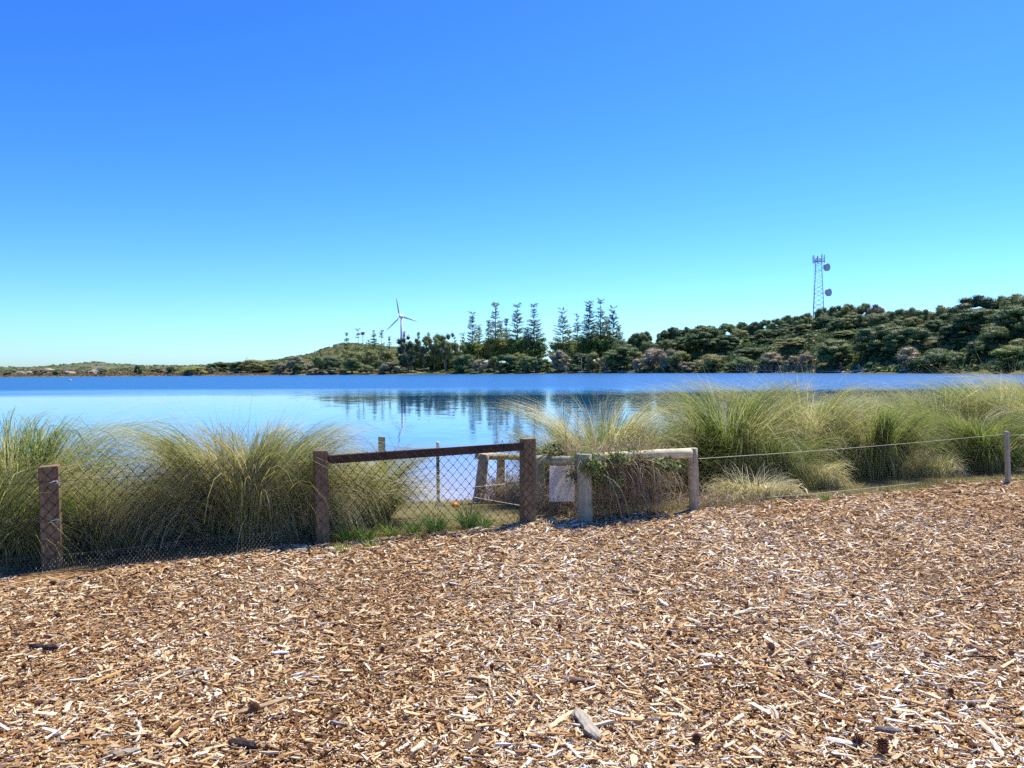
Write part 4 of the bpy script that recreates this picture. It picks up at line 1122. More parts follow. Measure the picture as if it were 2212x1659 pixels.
def trunk_mesh(seed, kind):
    rg = np.random.default_rng(seed); mb = MB()
    if kind == 'umbrella':
        n, top, r = rg.integers(2, 4), .55, .026
    elif kind == 'gum':
        n, top, r = rg.integers(2, 4), .8, .018
    else:
        n, top, r = 3, .45, .022
    for i in range(n):
        a = rg.uniform(0, 6.28); sp = rg.uniform(.10, .24)
        p = [np.array([.02 * math.cos(a), .02 * math.sin(a), -.06]), np.array([.3 * sp * math.cos(a), .3 * sp * math.sin(a), top * .45]), np.array([sp * math.cos(a), sp * math.sin(a), top])]
        mb.tube(p, [r, r * .75, r * .35], 6)
        for j in range(3):
            a2 = a + rg.normal(0, 1.1); q0 = p[1] + (p[2] - p[1]) * rg.uniform(.0, .6)
            q1 = q0 + np.array([.2 * math.cos(a2), .2 * math.sin(a2), .17]); mb.tube([q0, (q0 + q1) / 2 + [0, 0, .02], q1], [r * .5, r * .4, r * .2], 5)
    return mb.mesh('trunk', M_bark_pale if kind == 'gum' else M_bark, True)
TR = {k: [trunk_mesh(400 + i, k) for i in range(3)] for k in ('dome', 'umbrella', 'bush', 'twig', 'gum')}
COLR = {'dark': (.125, .185, .066), 'deep': (.088, .142, .060), 'mid': (.185, .24, .082), 'olive': (.27, .285, .10), 'yellow': (.38, .38, .10),
        'grey': (.33, .295, .175), 'mauve': (.38, .315, .20), 'bright': (.27, .34, .08)}
def tree(x0, x1, ytop, D, kind, col, label, cat=None, name=None, group=None, depth=.85, sink=.0):
    px = (x0 + x1) / 2
    b = far_at(px, D); z = P(px, ytop, D).z
    h = max(.8, z - b.z + sink); w = (x1 - x0) / FPX * D * 1.10
    name = name or {'dome': 'round_tree', 'umbrella': 'spreading_tree', 'bush': 'shrub', 'twig': 'shrub', 'gum': 'gum_tree'}[kind]
    cat = cat or ('shrub' if kind in ('bush', 'twig') else 'tree')
    root = empty(name, (b.x, b.y, b.z - .1 - sink), trng.uniform(0, 6.28), label, cat, group)
    v = trng.integers(0, 4)
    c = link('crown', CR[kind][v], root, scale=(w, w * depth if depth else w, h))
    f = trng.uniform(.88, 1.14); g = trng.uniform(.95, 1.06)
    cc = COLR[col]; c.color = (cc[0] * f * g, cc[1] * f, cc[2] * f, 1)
    link('trunk', TR[kind][v % 3], root, scale=(w, w, h))
    return root
def z8(X): return 1425.7 + .3555 * X
def y8(Y): return 518.4 + .3555 * Y
def z7(X): return 950.5 + .2344 * X
def z6(X): return 604.9 + .2344 * X
def yz(Y): return 604.9 + .2344 * Y
def z5(X): return .27344 * X
def y5(Y): return 604.9 + .27344 * Y
S = lambda px, o: float(shore_D(px)) + o

# right-hand hill: the row of trees along the ridge (X range, top, metres behind the waterline)
RG = 'trees on the wooded hill'
ridge = [(-30, 90, 540, 66, 'deep', 'dark tree at the low left end of the ridge row'), (40, 150, 522, 74, 'deep', 'dark rounded tree, third from the low end of the ridge row'),
 (120, 215, 515, 80, 'dark', 'flat dark tree at the ridge above the broad tree by the clearing'), (190, 300, 508, 84, 'mid', 'mid-green tree right above the broad tree by the clearing'),
 (265, 360, 506, 86, 'dark', 'dark tree on the ridge over the right shoulder of the broad tree'), (340, 480, 496, 70, 'mid', 'large soft green ridge tree above the bright clearing'),
 (450, 550, 487, 78, 'dark', 'dark ridge tree with a level top, right above the clearing'), (530, 620, 486, 80, 'deep', 'very dark ridge tree just right of the level-topped one'),
 (590, 680, 472, 82, 'dark', 'tall rounded dark tree on the ridge midway to the lattice tower'), (665, 770, 466, 76, 'mid', 'ridge tree with bare trunks showing below, midway to the tower'),
 (715, 830, 446, 84, 'dark', 'domed ridge tree two left of the lattice tower'), (800, 905, 446, 70, 'mid', 'lower ridge tree in front of the pair left of the tower'),
 (835, 950, 428, 84, 'olive', 'olive-topped ridge tree at the left foot of the lattice tower'), (930, 1040, 396, 84, 'mid', 'ridge tree hiding the right foot of the lattice tower'),
 (1010, 1130, 384, 80, 'dark', 'broad dark ridge tree right of the lattice tower'), (1085, 1210, 372, 84, 'olive', 'highest tree of the ridge crest right of the tower'),
 (1180, 1290, 366, 86, 'mid', 'rounded crest tree right beside the highest one'), (1250, 1370, 374, 84, 'grey', 'thin grey-topped crest tree with sky showing through'),
 (1330, 1440, 418, 74, 'mid', 'low tree in the dip of the ridge right of the crest'), (1400, 1510, 404, 84, 'dark', 'dark tree rising out of the dip of the ridge'),
 (1480, 1590, 396, 82, 'olive', 'olive tree right of the dip, left of the sky notch'), (1550, 1660, 408, 78, 'mid', 'mid-green tree under the sky notch on the right'),
 (1640, 1790, 378, 72, 'olive', 'pale-topped spreading tree right of the sky notch'), (1770, 1880, 388, 66, 'dark', 'dark tree in front of the tall pair on the right'),
 (1805, 2060, 318, 56, 'deep', 'tallest dark spreading tree on the right, with a thick trunk'), (2010, 2170, 318, 64, 'dark', 'high dark tree between the tallest one and the right edge'),
 (2080, 2300, 304, 54, 'mid', 'huge spreading tree cut by the right edge of the picture'), (1690, 1860, 420, 52, 'dark', 'dark tree filling the hollow left of the tallest trunk'),
 (2200, 2420, 300, 40, 'dark', 'outermost hill tree beyond the right edge of the picture')]
for X0, X1, Y, o, c, lab in ridge:
    cx_, hw = (X0 + X1) / 2, (X1 - X0) / 2 * 1.18
    tree(z8(cx_ - hw), z8(cx_ + hw), y8(Y), S(z8(cx_), o), 'umbrella', c, lab, group=RG)
    o2 = o * trng.uniform(.60, .76); Y2 = Y + trng.uniform(50, 85) * (1.25 if X0 > 1300 else 1)
    xs = cx_ + trng.uniform(-30, 30); w2 = hw * trng.uniform(.95, 1.25)
    tree(z8(xs - w2), z8(xs + w2), y8(Y2), S(z8(xs), o2), trng.choice(['dome', 'umbrella']), trng.choice(['dark', 'mid', 'deep', 'dark', 'olive']), ' '.join(('shaded tree below the ' + lab).split()[:16]), group=RG)
mid = [(115, 425, 505, 44, 'umbrella', 'dark', 'broad dome-shaped dark tree left of the bright clearing'), (505, 620, 585, 50, 'dome', 'mid', 'small round tree at the right end of the bright clearing'),
 (590, 700, 596, 44, 'dome', 'dark', 'small dark tree behind the big domed bush above the boardwalk'), (685, 925, 590, 30, 'dome', 'olive', 'big domed olive bush above the right half of the boardwalk'),
 (460, 650, 645, 22, 'dome', 'dark', 'dark low tree above the left half of the boardwalk'), (1040, 1195, 547, 38, 'umbrella', 'olive', 'olive tree behind the tall tree with the bare leaning trunk'),
 (890, 1010, 530, 62, 'umbrella', 'deep', 'dark tree on the slope straight under the lattice tower'), (700, 830, 500, 62, 'umbrella', 'deep', 'dark shaded tree below the ridge, left under the tower'),
 (1190, 1500, 500, 24, 'dome', 'dark', 'left half of the largest dark tree mass at the shore on the right'), (1400, 1665, 520, 22, 'dome', 'dark', 'right half of the largest dark tree mass at the shore on the right'),
 (1330, 1440, 492, 30, 'dome', 'olive', 'olive dome poking out above the largest dark tree mass'), (1600, 1740, 600, 24, 'dome', 'olive', 'sloping olive tree at the right flank of the dark mass'),
 (1780, 1930, 590, 30, 'dome', 'olive', 'low olive bush below the pale hollow on the right'), (1935, 2145, 503, 20, 'dome', 'mid', 'tall egg-shaped tree standing forward near the right edge'),
 (1860, 2010, 600, 12, 'dome', 'dark', 'dark tree at the foot of the egg-shaped tree'), (2030, 2260, 626, 8, 'dome', 'bright', 'lighter green tree at the right edge low by the water'),
 (2110, 2250, 590, 16, 'dome', 'olive', 'olive treetop behind the lighter green tree at the right edge'), (2210, 2420, 560, 4, 'dome', 'mid', 'tree outside the right edge at the water'),
 (0, 90, 596, 40, 'dome', 'olive', 'olive domed bush at the start of the wooded hill')]
for X0, X1, Y, o, k, c, lab in mid:
    tree(z8(X0), z8(X1), y8(Y), S((z8(X0) + z8(X1)) / 2, o), k, c, lab, group=RG)
tree(z8(940), z8(1190), y8(588), S(1800, 10), 'umbrella', 'mid', 'tall shore tree with bare leaning trunk beside the end of the boardwalk', group=RG)
SG = 'shoreline shrubs'
front = [(-10, 130, 662, 9, 'twig', 'mauve', 'mauve-grey shrub at the water left of the boardwalk'), (100, 240, 735, 5, 'twig', 'grey', 'low grey shrub touching the water, left of the boardwalk'),
 (40, 190, 665, 16, 'bush', 'olive', 'olive shrub behind the mauve one left of the boardwalk'), (225, 435, 690, 8, 'bush', 'olive', 'large mounded olive shrub at the left end of the boardwalk'),
 (420, 580, 708, 7, 'bush', 'mid', 'green shrub behind the first boardwalk posts'), (585, 770, 680, 10, 'twig', 'mauve', 'wide mauve-brown shrub behind the middle of the boardwalk'),
 (755, 860, 695, 9, 'twig', 'grey', 'grey shrub behind the right half of the boardwalk'), (830, 945, 682, 9, 'twig', 'mauve', 'rosy-grey shrub at the right end of the boardwalk'),
 (600, 700, 700, 6, 'bush', 'dark', 'small dark shrub in front of the mauve-brown one'), (1418, 1600, 648, 8, 'twig', 'mauve', 'pale mauve shrub in front of the largest dark tree mass'),
 (1558, 1785, 655, 6, 'bush', 'dark', 'dark domed shrub right of the pale mauve one'), (1740, 1880, 668, 6, 'bush', 'mid', 'green shrub right of the dark domed one at the waterline'),
 (1240, 1330, 735, 8, 'bush', 'dark', 'dark small shrub above the short turf strip'), (1040, 1110, 745, 6, 'bush', 'deep', 'dark shrub left of the bare leaning trunk')]
for X0, X1, Y, o, k, c, lab in front:
    tree(z8(X0), z8(X1), y8(Y), S((z8(X0) + z8(X1)) / 2, o), k, c, lab, group=SG)
# centre: shrubs below the tall pines
cen = [(95, 325, 680, 8, 'bush', 'dark', 'dark craggy shrub at the left foot of the tall pines'), (300, 455, 714, 7, 'twig', 'mauve', 'mauve shrub at the left foot of the tall pines'),
 (435, 560, 700, 10, 'bush', 'olive', 'olive shrub between the mauve one and the large dark dome'), (525, 735, 668, 8, 'dome', 'dark', 'large dark dome tree below the left group of pines'),
 (710, 898, 690, 6, 'dome', 'mid', 'dark green dome with lit olive edges beside the large dark one'), (620, 800, 655, 16, 'dome', 'olive', 'olive dome peeping over the large dark dome'),
 (835, 1010, 708, 9, 'dome', 'deep', 'shaded dark shrub in the gap between the pine groups'), (990, 1210, 645, 9, 'twig', 'grey', 'tall grey-olive shrub below the right group of pines'),
 (1175, 1310, 770, 4, 'bush', 'deep', 'small round black-green shrub at the waterline under the pines'), (1200, 1400, 656, 14, 'dome', 'deep', 'very dark tree behind the bleached snag'),
 (1335, 1490, 648, 8, 'dome', 'olive', 'olive dome right of the bleached snag'), (1440, 1580, 705, 5, 'twig', 'mauve', 'mauve-brown shrub right of the olive dome'),
 (1540, 1880, 575, 12, 'umbrella', 'mid', 'spreading dark-trunked shore tree left of the wooded hill'), (1560, 1660, 735, 5, 'bush', 'dark', 'dark shrub at the left foot of the spreading shore tree'),
 (1815, 2100, 625, 7, 'twig', 'mauve', 'largest mauve-grey shrub right of the spreading shore tree'), (2040, 2230, 640, 8, 'twig', 'grey', 'grey-olive shrub right of the largest mauve one'),
 (2100, 2250, 660, 6, 'bush', 'olive', 'olive shrub at the waterline where the wooded hill begins'), (1560, 1760, 525, 30, 'dome', 'mid', 'round tree between the last pine and the wooded hill'),
 (1715, 1900, 468, 48, 'umbrella', 'dark', 'first dark tree of the wooded hill beside the pines'), (1800, 1975, 450, 54, 'umbrella', 'mid', 'second tree of the wooded hill, lit from above'),
 (1850, 2010, 540, 36, 'dome', 'mid', 'left one of two domes below the first hill trees'), (1990, 2165, 536, 38, 'dome', 'mid', 'right one of two domes below the first hill trees'),
 (1990, 2130, 440, 58, 'umbrella', 'dark', 'third dark tree of the wooded hill'), (2060, 2240, 414, 62, 'umbrella', 'deep', 'fourth dark tree of the wooded hill with a rounded top')]
for X0, X1, Y, o, k, c, lab in cen:
    tree(z7(X0), z7(X1), yz(Y), S((z7(X0) + z7(X1)) / 2, o), k, c, lab, group=(SG if k in ('bush', 'twig') else RG))
# left of centre: the big gum clump and shrubs at the foot of the grassy hill
lef = [(1065, 1300, 512, 20, 'gum', 'deep', 'dark left tree of the big clump right of the wind turbine'), (1080, 1390, 565, 36, 'dome', 'deep', 'broad dark dome filling the left back of the big clump'), (1340, 1660, 535, 40, 'dome', 'mid', 'broad green dome filling the right back of the big clump'), (1230, 1430, 530, 22, 'gum', 'mid', 'olive leaning tree in the middle of the big clump'),
 (1330, 1530, 505, 26, 'gum', 'olive', 'bronze-topped tree of the big clump, second from the right'), (1410, 1640, 490, 20, 'gum', 'mid', 'tallest tree of the big clump with a pale forked trunk'),
 (1560, 1720, 585, 24, 'gum', 'olive', 'loose olive tree on the right flank of the big clump'), (1130, 1290, 650, 14, 'gum', 'deep', 'low dark tree with a stout trunk at the front of the big clump'),
 (1290, 1470, 660, 30, 'dome', 'mid', 'shaded undergrowth tree filling the middle of the big clump'), (1480, 1620, 660, 34, 'dome', 'mid', 'green undergrowth tree at the right of the big clump')]
for X0, X1, Y, o, k, c, lab in lef:
    tree(z6(X0), z6(X1), yz(Y), S((z6(X0) + z6(X1)) / 2, o), k, c, lab, group='trees of the big shore clump')
lsh = [(900, 1140, 745, 8, 'twig', 'grey', 'grey-mauve shrub at the left foot of the big tree clump'), (845, 980, 738, 14, 'bush', 'dark', 'dark shrub behind the grey-mauve one by the big clump'),
 (735, 870, 780, 6, 'bush', 'olive', 'olive shrub at the waterline left of the grey-mauve one'), (555, 770, 715, 9, 'bush', 'mid', 'wide green shrub below the hill pines'),
 (365, 580, 694, 12, 'bush', 'deep', 'dark mound shrub at the foot of the grassy hill'), (250, 410, 808, 5, 'twig', 'mauve', 'low mauve shrub at the waterline under the hill'),
 (410, 560, 800, 5, 'twig', 'grey', 'low grey shrub next to the mauve one under the hill'), (50, 270, 700, 12, 'twig', 'grey', 'grey-olive shrub at the left foot of the hill'),
 (110, 240, 760, 8, 'bush', 'dark', 'small dark shrub in front of the grey-olive one'), (270, 400, 700, 16, 'bush', 'mid', 'green shrub behind the low mauve one'),
 (-60, 70, 760, 9, 'twig', 'grey', 'grey shrub at the left end of the hill shrubs'), (600, 800, 640, 40, 'bush', 'olive', 'olive thicket on the hill slope around the hill pines'),
 (760, 900, 625, 44, 'bush', 'olive', 'second olive thicket on the hill slope below the small mast'), (900, 1060, 640, 30, 'bush', 'olive', 'olive thicket between hill pines and the big clump')]
for X0, X1, Y, o, k, c, lab in lsh:
    tree(z6(X0), z6(X1), yz(Y), S((z6(X0) + z6(X1)) / 2, o), k, c, lab, group='shrubs under the grassy hill')
lfar = [(1055, 1128, 668, 12, 'bush', 'deep', 'small dark upright tree alone on the low left shore'), (1315, 1388, 676, 14, 'bush', 'deep', 'dark round shrub on the low shore left of the yellow one'),
 (1440, 1648, 680, 10, 'bush', 'yellow', 'yellow-green rounded shrub on the low left shore'), (1640, 1705, 688, 10, 'twig', 'grey', 'small grey shrub right of the yellow-green one'),
 (1640, 1845, 640, 40, 'dome', 'dark', 'dark domed tree behind the yellow-green shrub'), (1805, 1935, 640, 22, 'bush', 'deep', 'dark shrub below the windswept pine'),
 (1870, 2145, 620, 26, 'dome', 'olive', 'broad olive dome right of the windswept pine'), (2080, 2260, 660, 30, 'bush', 'mid', 'green shrub right of the broad olive dome'),
 (2100, 2250, 632, 70, 'dome', 'mid', 'tree on the skyline between the olive dome and the hill'), (1180, 1320, 690, 30, 'twig', 'grey', 'pale grey thicket between the two dark shrubs on the low shore'),
 (780, 868, 690, 14, 'bush', 'olive', 'olive bush beside the bleached dead tree'), (260, 390, 700, 14, 'twig', 'grey', 'grey scrub left of the pale rocks on the low shore'),
 (410, 470, 715, 10, 'bush', 'dark', 'tiny dark bush among the rocks on the low shore'), (870, 1060, 690, 150, 'bush', 'mid', 'distant dark thicket behind the low left shore'),
 (30, 110, 720, 14, 'bush', 'mid', 'green bush at the far left end of the shore')]
for X0, X1, Y, o, k, c, lab in lfar:
    tree(z5(X0), z5(X1), y5(Y), S((z5(X0) + z5(X1)) / 2, o), k, c, lab, group='shrubs of the low left shore')

# ------------------------------------------------------------------ Norfolk pines
M_needle = leafy('pine_foliage', [(0, (.5, .55, .55)), (.5, (1, 1, 1)), (1, (1.5, 1.3, .9))], .2, objcol=True)
def pine(px, ytop, D, wpx, dens, col, label, seed, skirt=.40, group='tall pines on the far shore', tuft=1.0):
    rg = np.random.default_rng(seed)
    b = far_at(px, D); H = P(px, ytop, D).z - b.z; W = 1.15 * wpx / FPX * D / 2
    root = empty('norfolk_pine', (b.x, b.y, b.z), rg.uniform(0, 6.28), label, 'pine tree', group)
    r0 = max(.28, H * .013)
    MB().tube([(0, 0, -.5), (.0, .0, H * .3), (rg.normal(0, .1), 0, H * .7), (rg.normal(0, .12), 0, H * .985)], [r0, r0 * .8, r0 * .45, r0 * .16], 8).build('trunk', M_bark, root, True)
    nl = int(H / 1.0); C, N, sz, tn = [], [], [], []
    br = MB()
    for i in range(nl):
        t = .14 + .85 * i / (nl - 1)
        z = t * H
        if rg.uniform() > dens + .55 * (t < skirt + .1): continue
        prof = (1 - t) ** .72 if t < .90 else (1 - .90) ** .72 * 1.05 + .10 * tuft * (t - .90) / .10
        ln = W * min(1, prof * 1.18) * rg.uniform(.8, 1.08)
        nb = 5 + (t < .6); a0 = rg.uniform(0, 6.28)
        for j in range(nb):
            if rg.uniform() < .12: continue
            a = a0 + j * 6.283 / nb + rg.normal(0, .12); l = ln * rg.uniform(.75, 1.1)
            rise = (.14 + .30 * t ** 3) * l
            e = np.array([l * math.cos(a), l * math.sin(a), rise])
            s = np.array([0, 0, z + rg.normal(0, .38)])
            m1 = s + e * .5 + [0, 0, -.04 * l]
            br.segs([s, m1], [m1, s + e], .028 + .02 * (1 - t), 3)
            m = max(4, int(l / .34)); q = np.linspace(.22, 1, m) ** .9
            pts = s + e * q[:, None] - np.array([0, 0, .04 * l]) * (4 * q * (1 - q))[:, None]
            rep = 9 if t > skirt else 16
            pp = np.repeat(pts, rep, 0) + rg.normal(0, 1, (m * rep, 3)) * np.array([.26, .26, .22]) * (1.0 if t > skirt else 2.4)
            C.append(pp); k = len(pp); N.append(unit(rg.normal(0, .6, (k, 3)) + [0, 0, 1])); sz.append(rg.uniform(.14, .28, k) * (1.0 if t > skirt else 1.5)); tn.append(np.clip(.5 + rg.normal(0, .2, k) + (.3 if t < skirt else 0), 0, 1))
    C = np.concatenate(C); N = np.concatenate(N)
    V, F, Tn = leaf_quads(C, N, np.concatenate(sz), rg, np.concatenate(tn))
    f = link('foliage', np_mesh('foliage', V, F, M_needle, {'tint': ('POINT', Tn)}), root)
    cc = COLR[col]; f.color = (cc[0] * 1.35, cc[1] * 1.4, cc[2] * 1.4, 1)
    br.build('branches', M_bark, root)['kind'] = 'stuff'
    return root
for i, (X, Y, wz, dens, col, o, lab) in enumerate([
    (300, 310, 190, .72, 'mid', 46, 'tall pine at the left end of the pine row'), (450, 368, 130, .72, 'dark', 62, 'short dark pine second in the left pine group'),
    (515, 214, 210, .62, 'olive', 50, 'tallest thin pine of the left group, bare near the top'), (615, 344, 130, .85, 'dark', 66, 'short dense pine behind, third in the left group'),
    (715, 219, 230, .66, 'mid', 48, 'tall pine with a flat tufted top in the left group'), (870, 228, 220, .84, 'dark', 50, 'tall dense pine at the right end of the left group'),
    (1135, 270, 240, .80, 'mid', 46, 'broad conical pine at the left of the right pine group'), (1268, 308, 150, .75, 'dark', 60, 'slim pine behind, second in the right group'),
    (1378, 209, 240, .98, 'dark', 46, 'densest dark conical pine in the middle of the right group'), (1482, 168, 200, .66, 'mid', 56, 'highest pine of all, thin and pale in the right group'),
    (1595, 256, 230, .86, 'dark', 48, 'dense pine at the right end of the pine row'), (365, 400, 150, .8, 'olive', 60, 'small olive pine crowding right of the first tall pine'),
    (565, 385, 150, .8, 'olive', 54, 'olive bushy pine squeezed in the middle of the left group'), (1650, 425, 150, .85, 'mid', 56, 'small pine leaning out at the far right of the row'),
    (800, 450, 170, .85, 'olive', 44, 'low olive pine filling between the two right trees of the left group'), (215, 505, 150, .8, 'mid', 52, 'low ragged pine between the big clump and the pine row'),
    (1195, 470, 160, .8, 'olive', 40, 'low olive pine beside the broad conical one'), (1540, 350, 170, .85, 'olive', 52, 'olive pine between the highest pine and the end one')]):
    pine(z7(X), yz(Y), S(z7(X), o), wz * .2344 * 1.05, dens, col, lab, 500 + i)
for i, (X, Y, wz, o, lab) in enumerate([(620, 495, 85, 120, 'leftmost small pine on the grassy hill'), (725, 458, 110, 110, 'taller small pine on the hill left of the red topped mast'),
    (870, 450, 90, 130, 'small thin pine on the hill midway between mast and turbine'), (940, 478, 110, 90, 'small pine on the hill with a dark trunk low on the slope'),
    (1012, 530, 80, 150, 'smallest pine on the hill nearest the wind turbine'), (820, 552, 90, 140, 'low spreading pine right of the red topped mast'), (1150, 482, 70, 60, 'dark pine tip behind the left of the big clump'),
    (1280, 470, 80, 60, 'dark pine tip above the middle of the big clump'), (1374, 476, 80, 60, 'pine tip just right of the middle one above the big clump'), (1615, 496, 80, 60, 'pine tip at the right end of the big clump')]):
    pine(z6(X), yz(Y), S(z6(X), o), wz * .2344 * 1.1, .62, 'mid', lab, 540 + i, .05, 'small pines on the hill')

# ================================================================== WIND TURBINE, LATTICE TOWER, BOARDWALK, SMALL THINGS ON THE FAR SHORE
def wind_turbine():
    D = 890.0
    hub = P(864.5, 683.5, D); foot = far_at(866, D)
    root = empty('wind_turbine', (hub.x + 1.0, hub.y + 3.0, -2.0), 0, 'white three-bladed wind turbine rising behind the trees', 'wind turbine')
    O = root.location
    hz_ = hub.z - O.z
    MB().tube([(0, 0, 0), (0, 0, hz_ * .5), (0, 0, hz_ - .6)], [2.3, 1.75, 1.15], 16).build('tower', M_white, root, True)
    nac = MB(); nac.tube([(-.9, -2.6, hz_ + .1), (-.6, -.8, hz_ + .15), (.2, 2.4, hz_ + .15), (.6, 4.6, hz_ + .1)], [2.0, 2.4, 2.2, 1.2], 14)
    nac.build('nacelle', M_white, root, True)
    hb = MB(); hc = Vector((-1.0, -3.6, hz_)); hb.tube([hc + Vector((-.6, -1.7, 0)), hc + Vector((-.4, -1.2, 0)), hc, hc + Vector((.2, .9, 0))], [.2, 1.1, 1.8, 1.9], 14)
    hb.build('hub', M_white, root, True)
    for ang in (101, 225, -17):                          # blade directions as seen, degrees from the right
        a = R(ang); u = np.array([math.cos(a), 0, math.sin(a)]); wv = np.array([-math.sin(a), 0, math.cos(a)]); fw = np.array([0, -1, 0])
        V, F = [], []
        st = [0, .05, .16, .3, .6, .85, 1.0]; chd = [1.0, 1.1, 2.5, 2.2, 1.45, .95, .25]; tw = [1.2, 1.0, .6, .38, .16, .05, 0]
        for t, c, w_ in zip(st, chd, tw):
            p = np.array(hc) + u * (1.2 + t * 21.5)
            ca = wv * math.cos(w_) + fw * math.sin(w_); na = -wv * math.sin(w_) + fw * math.cos(w_)
            th = c * (.16 if t > .1 else .45)
            V += [p - ca * c * .35, p + na * th * .5 + ca * c * .05, p + ca * c * .65, p - na * th * .5 + ca * c * .05]
        n = len(st)
        for i in range(n - 1):
            for j in range(4): F.append([i * 4 + j, i * 4 + (j + 1) % 4, i * 4 + 4 + (j + 1) % 4, i * 4 + 4 + j])
        F.append([(n - 1) * 4 + k for k in range(4)])
        link('blade', np_mesh('blade', np.array(V), np.array(F), M_white, None, True), root)
wind_turbine()
# grey column beside the turbine foot and a small mast with a red box on the hill
b = far_at(874, 800); t = P(874, 718, 800)
mb = MB().tube([(0, 0, -2), (0, 0, t.z - b.z)], [1.3, 1.25], 12).tube([(0, 0, t.z - b.z), (0, 0, t.z - b.z + .5)], [1.4, .3], 12)
tag(mb.build('grey_column', M_radome, None, True, b), 'short grey column just right of the wind turbine tower', 'tower')
b = far_at(785, 640); t = P(785, 717, 640)
mr = empty('small_mast', b, 0, 'small pale mast with a reddish box on top among the hill pines', 'mast')
Hm = t.z - b.z
MB().tube([(0, 0, -1), (0, 0, Hm - 2.6)], [.35, .28], 8).build('pole', M_white, mr)
mb = MB(); mb.box((0, 0, Hm - 1.3), (2.6, 2.0, 1.9)); mb.box((0, 0, Hm - .25), (2.9, 2.3, .16)); mb.build('box', M_redbox, mr)
MB().box((0, 0, Hm - 2.42), (3.0, 2.4, .3)).build('platform', M_white, mr)

